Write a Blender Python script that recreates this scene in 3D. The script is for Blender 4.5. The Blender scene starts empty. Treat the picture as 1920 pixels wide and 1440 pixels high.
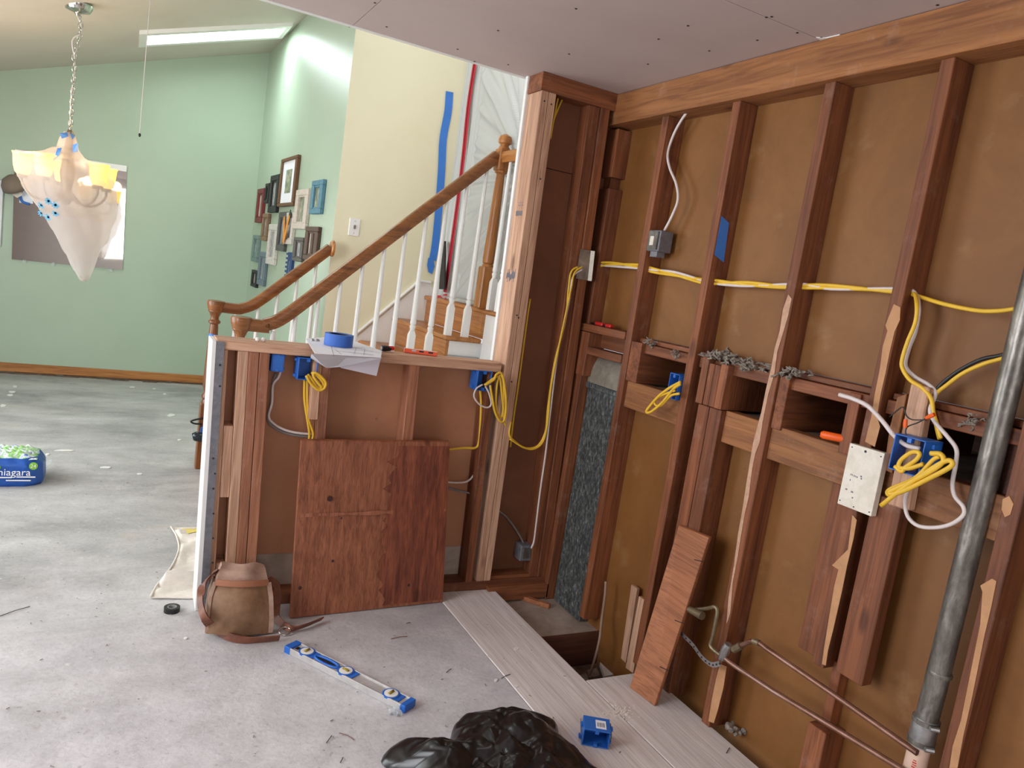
import bpy, bmesh, math, random
from mathutils import Vector, Matrix, noise
from mathutils.bvhtree import BVHTree
random.seed(7)
scene = bpy.context.scene
COL = scene.collection
R_ = math.radians

# ------------------------------------------------------------------ camera
CAM = Vector((0, 0, 1.44)); FPX = 1390.0
ROT = Matrix(((0.88020566, -0.06575938, -0.47001458),
              (-0.45192543, 0.18627234, -0.87239098),
              (0.14491860, 0.98029502, 0.13423963)))
cd = bpy.data.cameras.new('camera'); cam = bpy.data.objects.new('camera', cd); COL.objects.link(cam)
cd.sensor_width = 36; cd.lens = 36 * FPX / 1920; cd.clip_start = 0.05; cd.clip_end = 60
cam.matrix_world = Matrix.Translation(CAM) @ ROT.to_4x4()
scene.camera = cam
# ------------------------------------------------------------------ colour management, world, daylight
scene.view_settings.view_transform = 'Standard'; scene.view_settings.look = 'None'
scene.view_settings.gamma = 1; scene.view_settings.use_curve_mapping = False
scene.view_settings.exposure = 0.16
w = bpy.data.worlds.new('world'); scene.world = w; w.use_nodes = True
w.node_tree.nodes['Background'].inputs[0].default_value = (0.75, 0.85, 1, 1)
w.node_tree.nodes['Background'].inputs[1].default_value = 1.0
def area(name, loc, size, energy, color, direction):
    l = bpy.data.lights.new(name, 'AREA'); l.shape = 'RECTANGLE'; l.size, l.size_y = size
    l.energy = energy; l.color = color
    o = bpy.data.objects.new(name, l); COL.objects.link(o); o.location = loc
    o.rotation_euler = Vector(direction).to_track_quat('-Z', 'Z').to_euler()
    return o
# daylight standing in glazed openings; the stairwell and hall lights are added
area('daylight_patio_door', (-2.12, 4.55, 1.08), (2.3, 1.95), 74, (0.95, 0.985, 1.0), (1, 0, -0.16))
area('daylight_kitchen_window', (-2.12, 1.6, 1.45), (2.0, 1.3), 66, (0.93, 0.97, 1.0), (1, 0.12, -0.12))
area('daylight_rear_window', (0.4, -1.72, 1.5), (1.8, 1.4), 14, (1.0, 0.95, 0.90), (0.1, 1, -0.05))
area('daylight_skylight', (0.53, 6.83, 3.03), (0.98, 0.30), 9, (0.84, 0.95, 1.0), (.335, -.05, -1))
area('added_stairwell_light', (1.45, 4.1, 3.34), (0.6, 1.1), 6.5, (1.0, 0.98, 0.94), (.335, 0.1, -1))  # added light that brightens the yellow stairwell wall
area('added_hall_light', (2.75, 4.0, 3.0), (0.6, 1.2), 2.2, (1.0, 0.98, 0.96), (-0.3, 0, -1))  # added unseen light that brightens the hall behind the plastic

# ------------------------------------------------------------------ helpers
def at(ax, val, px, py):
    """point of the plane (axis = val) that the photograph shows at pixel px, py"""
    v = ROT @ Vector((px - 960, 720 - py, -FPX)); t = (val - CAM[ax]) / v[ax]
    return CAM + v * t
def AX(v, pts): return [at(0, v, *p) for p in pts]
def AY(v, pts): return [at(1, v, *p) for p in pts]
def AZ(v, pts): return [at(2, v, *p) for p in pts]

class MB:
    def __init__(s): s.v = []; s.f = []
    def add(s, vs, fs):
        n = len(s.v); s.v += [tuple(p) for p in vs]; s.f += [[i + n for i in q] for q in fs]; return s
    def box(s, x0, x1, y0, y1, z0, z1):
        return s.hexa([(x0, y0, z0), (x1, y0, z0), (x1, y1, z0), (x0, y1, z0), (x0, y0, z1), (x1, y0, z1), (x1, y1, z1), (x0, y1, z1)])
    def hexa(s, p):
        return s.add(p, [[0, 3, 2, 1], [4, 5, 6, 7], [0, 1, 5, 4], [1, 2, 6, 5], [2, 3, 7, 6], [3, 0, 4, 7]])
    def prism(s, poly, off):
        """solid between the polygon and its copy moved by off"""
        off = Vector(off); n = len(poly); a = [Vector(p) for p in poly]; b = [p + off for p in a]
        return s.add(a + b, [list(range(n))[::-1], list(range(n, 2 * n))] + [[i, (i + 1) % n, n + (i + 1) % n, n + i] for i in range(n)])
    def bar(s, a, b, wv, hv):
        """box beam from a to b with half-size vectors wv and hv"""
        a, b, wv, hv = map(Vector, (a, b, wv, hv))
        return s.hexa([a - wv - hv, a + wv - hv, a + wv + hv, a - wv + hv, b - wv - hv, b + wv - hv, b + wv + hv, b - wv + hv])
    def tube(s, pts, r, seg=8, flat=None, closed=False):
        pts = [Vector(p) for p in pts]; n = len(pts)
        rr = r if isinstance(r, (list, tuple)) else [r] * n
        prev = None; rings = []
        for i in range(n):
            if closed: t = pts[(i + 1) % n] - pts[i - 1]
            else: t = pts[min(i + 1, n - 1)] - pts[max(i - 1, 0)]
            if t.length < 1e-9: t = Vector((0, 0, 1))
            t.normalize()
            if prev is None:
                u = t.cross(Vector((0, 0, 1)));
                if u.length < 1e-3: u = t.cross(Vector((1, 0, 0)))
            else: u = prev - t * prev.dot(t)
            if u.length < 1e-6: u = t.orthogonal()
            u.normalize(); prev = u; q = t.cross(u)
            if flat:
                nrm = Vector(flat); q = nrm - t * nrm.dot(t); q.normalize(); u = t.cross(q)
                rings.append([pts[i] + u * rr[i] * math.cos(a) + q * rr[i] * 0.5 * math.sin(a) for a in [2 * math.pi * k / seg for k in range(seg)]])
            else:
                rings.append([pts[i] + (u * math.cos(a) + q * math.sin(a)) * rr[i] for a in [2 * math.pi * k / seg for k in range(seg)]])
        vs = [p for rg in rings for p in rg]; fs = []
        for i in range(n if closed else n - 1):
            j = (i + 1) % n
            for k in range(seg): fs.append([i * seg + k, i * seg + (k + 1) % seg, j * seg + (k + 1) % seg, j * seg + k])
        if not closed: fs += [list(range(seg))[::-1], [(n - 1) * seg + k for k in range(seg)]]
        return s.add(vs, fs)
    def lathe(s, prof, c, seg=16, axis=(0, 0, 1), square=0):
        """prof: list of (radius, height along axis) from point c"""
        ax = Vector(axis).normalized(); u = ax.orthogonal().normalized()
        if abs(ax.z) > .99: u = Vector((1, 0, 0))
        q = ax.cross(u); c = Vector(c); vs = []; fs = []
        for r, h in prof:
            for k in range(seg):
                a = 2 * math.pi * (k + .5) / seg
                vs.append(c + ax * h + (u * math.cos(a) + q * math.sin(a)) * max(r, 1e-5))
        n = len(prof)
        for i in range(n - 1):
            for k in range(seg): fs.append([i * seg + k, i * seg + (k + 1) % seg, (i + 1) * seg + (k + 1) % seg, (i + 1) * seg + k])
        fs += [list(range(seg))[::-1], [(n - 1) * seg + k for k in range(seg)]]
        return s.add(vs, fs)
    def ribbon(s, pts, side, wd, th):
        """flat strap along pts; side: width vector direction (or list), th: thickness"""
        pts = [Vector(p) for p in pts]; n = len(pts); vs = []; fs = []
        for i, p in enumerate(pts):
            t = (pts[min(i + 1, n - 1)] - pts[max(i - 1, 0)]).normalized()
            sd = Vector(side[i] if isinstance(side, list) else side); sd = (sd - t * sd.dot(t)).normalized()
            nm = t.cross(sd).normalized()
            wi = wd[i] if isinstance(wd, list) else wd
            vs += [p - sd * wi - nm * th, p + sd * wi - nm * th, p + sd * wi + nm * th, p - sd * wi + nm * th]
        for i in range(n - 1):
            for k in range(4): fs.append([i * 4 + k, i * 4 + (k + 1) % 4, i * 4 + 4 + (k + 1) % 4, i * 4 + 4 + k])
        fs += [[3, 2, 1, 0], [(n - 1) * 4 + k for k in range(4)]]
        return s.add(vs, fs)
    def grid(s, f, nu, nv, th=None):
        vs = [Vector(f(i / nu, j / nv)) for j in range(nv + 1) for i in range(nu + 1)]
        fs = [[j * (nu + 1) + i, j * (nu + 1) + i + 1, (j + 1) * (nu + 1) + i + 1, (j + 1) * (nu + 1) + i] for j in range(nv) for i in range(nu)]
        s.add(vs, fs)
        if th is not None:
            th = Vector(th); n = len(vs); m = MB(); W = nu + 1
            s.add([p + th for p in vs], [q[::-1] for q in fs])
            b = len(s.v) - 2 * n; rim = [i for i in range(W)] + [j * W + nu for j in range(1, nv + 1)] + [nv * W + i for i in range(nu - 1, -1, -1)] + [j * W for j in range(nv - 1, 0, -1)]
            for k in range(len(rim)):
                a, c = rim[k], rim[(k + 1) % len(rim)]; s.f.append([b + a, b + n + a, b + n + c, b + c])
        return s
    def build(s, name, mat, parent=None, smooth=False, bevel=0, solid=0):
        me = bpy.data.meshes.new(name); me.from_pydata(s.v, [], s.f)
        bm = bmesh.new(); bm.from_mesh(me); bmesh.ops.recalc_face_normals(bm, faces=bm.faces); bm.to_mesh(me); bm.free()
        if smooth:
            for p in me.polygons: p.use_smooth = True
            if smooth == 'auto':
                try: me.set_sharp_from_angle(angle=R_(35))
                except Exception: pass
        o = bpy.data.objects.new(name, me); COL.objects.link(o)
        if mat: me.materials.append(mat)
        if bevel:
            m = o.modifiers.new('bevel', 'BEVEL'); m.width = bevel; m.segments = 1; m.limit_method = 'ANGLE'
        if solid:
            m = o.modifiers.new('solid', 'SOLIDIFY'); m.thickness = solid; m.offset = 0
        if parent: put(o, parent)
        return o
def put(o, parent):
    o.parent = parent; o.matrix_parent_inverse = world_of(parent).inverted()
def world_of(o):
    m = o.matrix_basis.copy()
    return (world_of(o.parent) @ o.matrix_parent_inverse @ m) if o.parent else m
def thing(name, label, cat, loc=(0, 0, 0), group=None, kind=None, rot=None):
    o = bpy.data.objects.new(name, None); COL.objects.link(o); o.location = loc; o.empty_display_size = .05
    if rot: o.rotation_euler = rot
    return tag(o, label, cat, group, kind)
def tag(o, label, cat, group=None, kind=None):
    o['label'] = label; o['category'] = cat
    if group: o['group'] = group
    if kind: o['kind'] = kind
    return o
def smoothline(pts, n=6):
    """Catmull-Rom through pts"""
    p = [Vector(q) for q in pts]; p = [2 * p[0] - p[1]] + p + [2 * p[-1] - p[-2]]; out = []
    for i in range(1, len(p) - 2):
        for k in range(n):
            t = k / n; a, b, c, d = p[i - 1:i + 3]
            out.append(0.5 * ((2 * b) + (c - a) * t + (2 * a - 5 * b + 4 * c - d) * t * t + (3 * b - a - 3 * c + d) * t ** 3))
    out.append(p[-2]); return out
def text(name, body, size, loc, rot, mat, parent, align='CENTER', extrude=0.0004):
    c = bpy.data.curves.new(name, 'FONT'); c.body = body; c.size = size; c.align_x = align; c.align_y = 'CENTER'; c.extrude = extrude; c.resolution_u = 3
    f = bpy.data.objects.new('lettering', c); COL.objects.link(f); bpy.context.view_layer.update()
    me = bpy.data.meshes.new_from_object(f.evaluated_get(bpy.context.evaluated_depsgraph_get())); bpy.data.objects.remove(f); me.materials.clear(); me.materials.append(mat)
    me.transform(Matrix.Translation(loc) @ rot.to_4x4())
    o = bpy.data.objects.new(name, me); COL.objects.link(o); o['kind'] = 'stuff'
    if parent: put(o, parent)
    return o
def basis(xdir, ydir):
    x = Vector(xdir).normalized(); z = x.cross(Vector(ydir)).normalized(); y = z.cross(x)
    return Matrix((x, y, z)).transposed()

# ------------------------------------------------------------------ materials
def lin(c):
    return tuple(((v / 255) / 12.92 if v / 255 <= 0.04045 else ((v / 255 + 0.055) / 1.055) ** 2.4) for v in c) + (1,)
def nodes(name):
    m = bpy.data.materials.new(name); m.use_nodes = True; nt = m.node_tree
    return m, nt, nt.nodes['Principled BSDF']
def N(nt, t, **kw):
    n = nt.nodes.new(t)
    for k, v in kw.items():
        if k in n.inputs: n.inputs[k].default_value = v
        else: setattr(n, k, v)
    return n
def coords(nt, scale, rnd=True):
    tc = N(nt, 'ShaderNodeTexCoord'); mp = N(nt, 'ShaderNodeMapping'); mp.inputs['Scale'].default_value = scale
    if rnd:
        oi = N(nt, 'ShaderNodeObjectInfo'); ml = N(nt, 'ShaderNodeMath', operation='MULTIPLY'); ml.inputs[1].default_value = 37.0
        nt.links.new(oi.outputs['Random'], ml.inputs[0]); va = N(nt, 'ShaderNodeVectorMath', operation='ADD')
        nt.links.new(tc.outputs['Object'], va.inputs[0]); nt.links.new(ml.outputs[0], va.inputs[1]); nt.links.new(va.outputs[0], mp.inputs[0])
    else: nt.links.new(tc.outputs['Object'], mp.inputs[0])
    return mp
def ramp(nt, src, stops):
    r = N(nt, 'ShaderNodeValToRGB'); e = r.color_ramp.elements
    while len(e) < len(stops): e.new(0.5)
    for i, (p, c) in enumerate(stops): e[i].position = p; e[i].color = c if len(c) == 4 else tuple(c) + (1,)
    nt.links.new(src, r.inputs[0]); return r
def mix(nt, a, b, fac, mode='MIX'):
    m = N(nt, 'ShaderNodeMix', data_type='RGBA', blend_type=mode)
    for s, i in ((a, 6), (b, 7), (fac, 0)):
        if hasattr(s, 'node') or hasattr(s, 'is_output'): nt.links.new(s, m.inputs[i])
        else: m.inputs[i].default_value = s
    return m.outputs[2]
def bump(nt, b, h, strength, dist=0.01):
    n = N(nt, 'ShaderNodeBump'); n.inputs['Strength'].default_value = strength; n.inputs['Distance'].default_value = dist
    nt.links.new(h, n.inputs['Height']); nt.links.new(n.outputs[0], b.inputs['Normal'])
def plain(name, c, rough=0.5, metal=0, var=0.08, sc=12, bmp=0, **kw):
    m, nt, b = nodes(name); b.inputs['Roughness'].default_value = rough; b.inputs['Metallic'].default_value = metal
    c = lin(c); mp = coords(nt, (sc,) * 3); n = N(nt, 'ShaderNodeTexNoise', Scale=1.0, Detail=4.0); nt.links.new(mp.outputs[0], n.inputs['Vector'])
    lo = tuple(v * (1 - var) for v in c[:3]); hi = tuple(min(1, v * (1 + var)) for v in c[:3])
    r = ramp(nt, n.outputs[0], [(0.3, lo), (0.7, hi)]); nt.links.new(r.outputs[0], b.inputs['Base Color'])
    if bmp: bump(nt, b, n.outputs[0], bmp)
    for k, v in kw.items(): b.inputs[k.replace('_', ' ')].default_value = v
    return m
def wood(name, c1, c2, axis=2, rough=0.65, dust=0.0, ring=1.0, vary=0.18, knots=True, fine=1.0, grain=.75):
    """lumber with grain along the axis; c1 dark, c2 light"""
    m, nt, b = nodes(name); b.inputs['Roughness'].default_value = rough; c1, c2 = lin(c1), lin(c2)
    sc = [14.0 * fine] * 3; sc[axis] = 0.9
    mp = coords(nt, sc); n1 = N(nt, 'ShaderNodeTexNoise', Scale=1.2, Detail=6.0, Roughness=0.6, Distortion=0.5); nt.links.new(mp.outputs[0], n1.inputs['Vector'])
    sc2 = [38.0 * ring] * 3; sc2[axis] = 1.6
    mp2 = coords(nt, sc2); wv = N(nt, 'ShaderNodeTexNoise', Scale=2.0, Detail=3.0, Distortion=1.2); nt.links.new(mp2.outputs[0], wv.inputs['Vector'])
    r1 = ramp(nt, n1.outputs[0], [(0.3, c1), (0.72, c2)])
    dk = ramp(nt, wv.outputs[0], [(0.38, (0.62, 0.56, 0.52)), (0.55, (1, 1, 1))])
    col = mix(nt, r1.outputs[0], dk.outputs[0], grain, 'MULTIPLY')
    if knots:
        sk = [7.0] * 3; sk[axis] = 2.6; mk = coords(nt, sk); vo = N(nt, 'ShaderNodeTexVoronoi', Scale=1.0); nt.links.new(mk.outputs[0], vo.inputs['Vector'])
        kr = ramp(nt, vo.outputs['Distance'], [(0.06, (0.25, 0.18, 0.14)), (0.13, (1, 1, 1))]); col = mix(nt, col, kr.outputs[0], 0.7, 'MULTIPLY')
    oi = N(nt, 'ShaderNodeObjectInfo'); mr = N(nt, 'ShaderNodeMapRange'); mr.inputs[3].default_value = 1 - vary; mr.inputs[4].default_value = 1 + vary * .6
    nt.links.new(oi.outputs['Random'], mr.inputs[0]); hs = N(nt, 'ShaderNodeHueSaturation'); nt.links.new(mr.outputs[0], hs.inputs['Value']); nt.links.new(col, hs.inputs['Color']); col = hs.outputs[0]
    if dust:
        md = coords(nt, (9, 9, 9)); nd = N(nt, 'ShaderNodeTexNoise', Scale=1.0, Detail=8.0, Roughness=0.75); nt.links.new(md.outputs[0], nd.inputs['Vector'])
        rd = ramp(nt, nd.outputs[0], [(0.56, (0, 0, 0)), (0.72, (dust, dust, dust))]); col = mix(nt, col, lin((190, 165, 150)), rd.outputs[0])
    nt.links.new(col, b.inputs['Base Color']); bump(nt, b, wv.outputs[0], 0.25, 0.004)
    return m
def mottled(name, stops, sc=6.0, rough=0.7, detail=9, bmp=0.1, stretch=(1, 1, 1), metal=0, specks=None, rnd=False):
    m, nt, b = nodes(name); b.inputs['Roughness'].default_value = rough; b.inputs['Metallic'].default_value = metal
    mp = coords(nt, tuple(sc * s for s in stretch), rnd); n = N(nt, 'ShaderNodeTexNoise', Scale=1.0, Detail=float(detail), Roughness=0.68, Distortion=0.4); nt.links.new(mp.outputs[0], n.inputs['Vector'])
    r = ramp(nt, n.outputs[0], [(p, lin(c)) for p, c in stops]); col = r.outputs[0]
    for (ssc, c, lo, hi, amt) in (specks or []):
        m2 = coords(nt, (ssc,) * 3, rnd); n2 = N(nt, 'ShaderNodeTexNoise', Scale=1.0, Detail=5.0, Roughness=0.6); nt.links.new(m2.outputs[0], n2.inputs['Vector'])
        r2 = ramp(nt, n2.outputs[0], [(lo, (0, 0, 0)), (hi, (amt, amt, amt))]); col = mix(nt, col, lin(c), r2.outputs[0])
    nt.links.new(col, b.inputs['Base Color'])
    if bmp: bump(nt, b, n.outputs[0], bmp)
    return m
def glow(name, c, strength, base=None):
    m, nt, b = nodes(name); b.inputs['Base Color'].default_value = lin(base or c); b.inputs['Emission Color'].default_value = lin(c); b.inputs['Emission Strength'].default_value = strength
    return m
def film(name, c, alpha, rough=0.25, trans=0.5):
    """thin plastic sheet: part see-through, part translucent white"""
    m = bpy.data.materials.new(name); m.use_nodes = True; nt = m.node_tree; nt.nodes.clear()
    out = N(nt, 'ShaderNodeOutputMaterial'); tr = N(nt, 'ShaderNodeBsdfTransparent'); p = N(nt, 'ShaderNodeBsdfPrincipled'); tl = N(nt, 'ShaderNodeBsdfTranslucent')
    p.inputs['Base Color'].default_value = lin(c); p.inputs['Roughness'].default_value = rough; tl.inputs[0].default_value = lin(c)
    m1 = N(nt, 'ShaderNodeMixShader'); m1.inputs[0].default_value = trans; nt.links.new(p.outputs[0], m1.inputs[1]); nt.links.new(tl.outputs[0], m1.inputs[2])
    m2 = N(nt, 'ShaderNodeMixShader'); m2.inputs[0].default_value = alpha; nt.links.new(tr.outputs[0], m2.inputs[1]); nt.links.new(m1.outputs[0], m2.inputs[2])
    nt.links.new(m2.outputs[0], out.inputs[0]); return m

M = {}
OLD1, OLD2 = (92, 48, 26), (154, 92, 55)
for a, k in enumerate('xyz'):
    M['old_' + k] = wood('old_fir_' + k, OLD1, OLD2, a, dust=0.16)
    M['mid_' + k] = wood('salmon_fir_' + k, (142, 88, 62), (188, 128, 96), a, dust=0.25)
    M['rail_' + k] = wood('dark_oak_' + k, (112, 66, 32), (158, 100, 54), a, rough=.3, vary=.04, knots=False)
    M['amber_' + k] = wood('amber_fir_' + k, (128, 80, 44), (172, 114, 66), a, dust=0.2, ring=.7)
    M['new_' + k] = wood('new_lumber_' + k, (184, 140, 112), (220, 178, 148), a, vary=.08)
    M['oak_' + k] = wood('golden_oak_' + k, (158, 98, 48), (196, 134, 74), a, rough=.35, vary=.06, knots=False)
    M['dark_' + k] = wood('dark_joist_' + k, (70, 38, 26), (105, 62, 44), a)
M['white_paint'] = plain('white_paint', (232, 230, 226), .4, var=.03)
M['trim_white'] = plain('trim_white', (238, 236, 232), .4, var=.02)
M['green'] = mottled('sage_green_paint', [(.3, (166, 183, 161)), (.7, (172, 189, 168))], 1.2, .36, 3, .03)
M['yellow'] = mottled('pale_yellow_paint', [(.3, (232, 225, 192)), (.7, (238, 232, 201))], 1.5, .5, 3, .02)
M['sloped'] = mottled('warm_white_ceiling', [(.3, (204, 196, 184)), (.7, (210, 203, 191))], 2, .7, 3, .02)
M['drywall'] = mottled('grey_drywall_paper', [(.3, (189, 171, 166)), (.7, (196, 179, 174))], 2, .75, 4, .03)
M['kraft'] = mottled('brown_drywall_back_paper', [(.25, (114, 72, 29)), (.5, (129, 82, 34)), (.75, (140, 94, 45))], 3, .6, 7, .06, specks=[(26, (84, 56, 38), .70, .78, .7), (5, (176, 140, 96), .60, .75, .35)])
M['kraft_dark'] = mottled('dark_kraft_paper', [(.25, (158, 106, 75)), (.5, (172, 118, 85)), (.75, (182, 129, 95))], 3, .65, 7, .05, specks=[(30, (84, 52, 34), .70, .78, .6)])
def slab_mat():
    """grey dining slab; pale construction dust lies thicker near the opened kitchen walls"""
    m, nt, b = nodes('dusty_grey_slab'); b.inputs['Roughness'].default_value = .75
    def nz(sc, det, rough=.65, st=(1, 1, 1), dist=.3):
        mp = coords(nt, tuple(sc * k for k in st), False); n = N(nt, 'ShaderNodeTexNoise', Scale=1.0, Detail=float(det), Roughness=rough, Distortion=dist); nt.links.new(mp.outputs[0], n.inputs['Vector']); return n.outputs[0]
    base = ramp(nt, nz(1.5, 12, .7, (.7, 1.7, 1)), [(.3, lin((120, 120, 117))), (.45, lin((162, 161, 158))), (.58, lin((186, 185, 182))), (.75, lin((214, 213, 212)))]).outputs[0]
    base = mix(nt, base, lin((104, 106, 104)), ramp(nt, nz(.8, 5), [(.5, (0, 0, 0)), (.64, (.6, .6, .6))]).outputs[0])
    base = mix(nt, base, lin((186, 168, 140)), ramp(nt, nz(2.1, 4), [(.60, (0, 0, 0)), (.74, (.35, .35, .35))]).outputs[0])
    dust = ramp(nt, nz(5, 10, .7), [(.28, lin((188, 184, 186))), (.5, lin((214, 210, 213))), (.7, lin((232, 229, 232)))]).outputs[0]
    dust = mix(nt, dust, lin((150, 140, 138)), ramp(nt, nz(34, 4), [(.62, (0, 0, 0)), (.7, (.5, .5, .5))]).outputs[0])
    dust = mix(nt, dust, lin((168, 166, 176)), ramp(nt, nz(1.1, 5), [(.5, (0, 0, 0)), (.66, (.5, .5, .5))]).outputs[0])
    tc = N(nt, 'ShaderNodeTexCoord'); sp = N(nt, 'ShaderNodeSeparateXYZ'); nt.links.new(tc.outputs['Object'], sp.inputs[0])
    ad = N(nt, 'ShaderNodeMath', operation='MULTIPLY_ADD'); ad.inputs[1].default_value = 2.4; nt.links.new(nz(1.6, 8), ad.inputs[0]); nt.links.new(sp.outputs[1], ad.inputs[2])
    mr = N(nt, 'ShaderNodeMapRange'); mr.inputs[1].default_value = 3.0; mr.inputs[2].default_value = 4.7; mr.inputs[3].default_value = 1; mr.inputs[4].default_value = .18; nt.links.new(ad.outputs[0], mr.inputs[0])
    col = mix(nt, base, dust, mr.outputs[0])
    col = mix(nt, col, lin((228, 224, 220)), ramp(nt, nz(30, 5), [(.64, (0, 0, 0)), (.72, (.6, .6, .6))]).outputs[0])
    fine = ramp(nt, nz(55, 6, .75), [(.3, (.78, .77, .77)), (.52, (1, 1, 1)), (.72, (1, 1, 1))]).outputs[0]; col = mix(nt, col, fine, .8, 'MULTIPLY')
    nt.links.new(col, b.inputs['Base Color']); bump(nt, b, nz(38, 8, .7), .35, .006); return m
M['slab'] = slab_mat()
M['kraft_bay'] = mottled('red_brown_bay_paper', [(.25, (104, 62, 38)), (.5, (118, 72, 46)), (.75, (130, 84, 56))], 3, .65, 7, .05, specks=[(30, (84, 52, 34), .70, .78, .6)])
M['plyfloor'] = wood('worn_plywood_floor', (212, 203, 200), (236, 229, 226), 1, rough=.8, ring=2.2, vary=.03, knots=False, fine=2, grain=.45)
M['plyfloor2'] = M['plyfloor']
M['ply'] = wood('leaning_plywood', (124, 70, 46), (172, 108, 76), 2, rough=.55, ring=1.5, vary=0, fine=2.6)
M['plank'] = wood('orange_plank', (146, 90, 58), (182, 118, 80), 1, rough=.6, ring=1.6, vary=0, knots=False)
M['galv'] = mottled('galvanised_duct', [(.30, (52, 58, 58)), (.48, (84, 90, 90)), (.62, (120, 126, 124)), (.75, (188, 192, 188))], 78, .45, 4, .02, stretch=(1, 1, .5), metal=.3)
M['galv_cap'] = mottled('dusty_duct_elbow', [(.3, (120, 112, 100)), (.7, (156, 148, 134))], 22, .6, 6, .05, metal=.2)
M['pipe'] = mottled('old_galvanised_pipe', [(.3, (84, 80, 74)), (.5, (118, 113, 106)), (.72, (164, 159, 152))], 34, .34, 6, .05, stretch=(1, 1, .35), metal=.5)
M['copper'] = mottled('tarnished_copper', [(.3, (92, 62, 50)), (.5, (130, 92, 76)), (.7, (150, 120, 108))], 22, .4, 6, .03, stretch=(1, .3, 1), metal=.6)
M['brass'] = mottled('dull_brass', [(.3, (110, 96, 76)), (.7, (150, 134, 106))], 40, .45, 4, .03, metal=.6)
M['steel'] = mottled('brushed_steel', [(.3, (150, 150, 150)), (.7, (190, 190, 190))], 30, .35, 5, .02, metal=.8)
M['bead'] = mottled('zinc_corner_bead', [(.3, (104, 104, 110)), (.7, (134, 134, 140))], 26, .5, 5, .03, metal=.3, specks=[(110, (170, 170, 176), .66, .7, .8)])
M['plate'] = mottled('scuffed_white_plate', [(.3, (206, 196, 178)), (.6, (226, 218, 204)), (.75, (188, 176, 156))], 22, .4, 7, .02)
M['chrome'] = plain('chrome', (200, 198, 190), .15, 1)
M['blue_box'] = plain('blue_pvc', (40, 104, 190), .45, var=.08)
M['blue_tape'] = plain('blue_masking_tape', (66, 128, 214), .6, var=.05)
M['red_tape'] = plain('red_zipper_tape', (172, 22, 42), .55, var=.08)
M['yellow_wire'] = plain('yellow_cable_sheath', (226, 182, 52), .45, var=.06, sc=30)
M['white_wire'] = plain('white_cable_sheath', (216, 204, 200), .5, var=.05, sc=30)
M['grey_wire'] = plain('grey_cable_sheath', (128, 124, 122), .6, var=.1, sc=30)
M['black'] = plain('black_rubber', (24, 24, 26), .5)
M['black_wire'] = plain('black_wire', (30, 30, 32), .4)
M['orange'] = plain('orange_plastic', (236, 96, 24), .4)
M['red'] = plain('red_plastic', (206, 44, 44), .4)
M['paper'] = plain('white_paper', (236, 238, 246), .8, var=.02)
M['ink'] = plain('grey_ink', (120, 120, 128), .9)
M['red_ink'] = plain('red_ink', (206, 66, 60), .9)
M['dark_ink'] = plain('dark_ink', (50, 46, 46), .9)
M['leather'] = mottled('oiled_leather', [(.3, (112, 82, 58)), (.5, (140, 106, 78)), (.72, (166, 132, 104))], 9, .6, 8, .12, rnd=True)
M['suede'] = mottled('pale_suede', [(.3, (140, 108, 92)), (.5, (172, 140, 122)), (.72, (192, 164, 146))], 12, .8, 8, .15)
M['belt'] = mottled('brown_belt_leather', [(.3, (92, 52, 38)), (.7, (136, 84, 62))], 14, .5, 6, .08)
M['canvas'] = mottled('off_white_canvas', [(.3, (208, 200, 188)), (.7, (230, 222, 212))], 26, .9, 6, .1)
M['patch'] = mottled('tan_paper_residue', [(.3, (176, 128, 88)), (.7, (196, 148, 106))], 16, .75, 5, .05)
M['patch2'] = mottled('pale_glue_residue', [(.3, (176, 134, 108)), (.7, (202, 164, 138))], 40, .8, 6, .15)
M['lint'] = mottled('grey_lint', [(.3, (104, 94, 84)), (.7, (160, 150, 138))], 40, .95, 6, .3)
M['trash'] = plain('black_trash_bag', (22, 21, 22), .30, var=.2, Specular_IOR_Level=.6)
M['alu'] = mottled('level_aluminium', [(.3, (186, 184, 182)), (.7, (214, 212, 210))], 20, .35, 4, .01, metal=.35)
M['blue_plastic'] = plain('level_blue', (38, 104, 196), .4)
M['vial'] = plain('vial_yellow', (150, 130, 50), .2)
M['poly'] = film('polyethylene_sheet', (208, 211, 207), .82, .2, .3)
M['bagfilm'] = film('plastic_bag_film', (238, 226, 222), .56, .35, .55)
M['clear'] = film('clear_plastic', (230, 236, 240), .35, .1, .2)
M['shrink'] = mottled('blue_printed_wrap', [(.3, (26, 74, 160)), (.7, (40, 100, 190))], 16, .3, 5, .12)
M['pvc'] = plain('cream_pvc_pipe', (218, 186, 166), .4, var=.03)
M['mirror'] = plain('mirror_glass', (215, 212, 208), .03, 1, var=0)
M['glass'] = glow('daylit_glass', (235, 245, 255), 1.2)
M['skyglass'] = glow('skylight_glass', (240, 255, 252), 5.0)
M['shade'] = glow('lit_glass_shade', (255, 196, 84), 1.25, (240, 214, 160))
M['bulb'] = glow('bulb', (255, 224, 150), 30)
M['pit'] = mottled('crawl_dirt', [(.3, (70, 52, 42)), (.7, (120, 100, 86))], 14, .9, 8, .2)
M['dirty'] = mottled('dusty_board', [(.3, (150, 134, 120)), (.7, (184, 168, 154))], 10, .85, 8, .1)
def frame_mat(c): return mottled('frame_%d_%d_%d' % c, [(.3, tuple(int(v * .85) for v in c)), (.7, c)], 30, .55, 5, .05)

# ================================================================== STRUCTURE
CZ = 2.339          # kitchen ceiling
def st(o, label, cat='wall'): return tag(o, label, cat, kind='structure')
def zs(x): return 2.895 + .335 * x      # sloped ceiling
XL, YB, YF = -2.2, -1.8, 7.82
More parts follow.
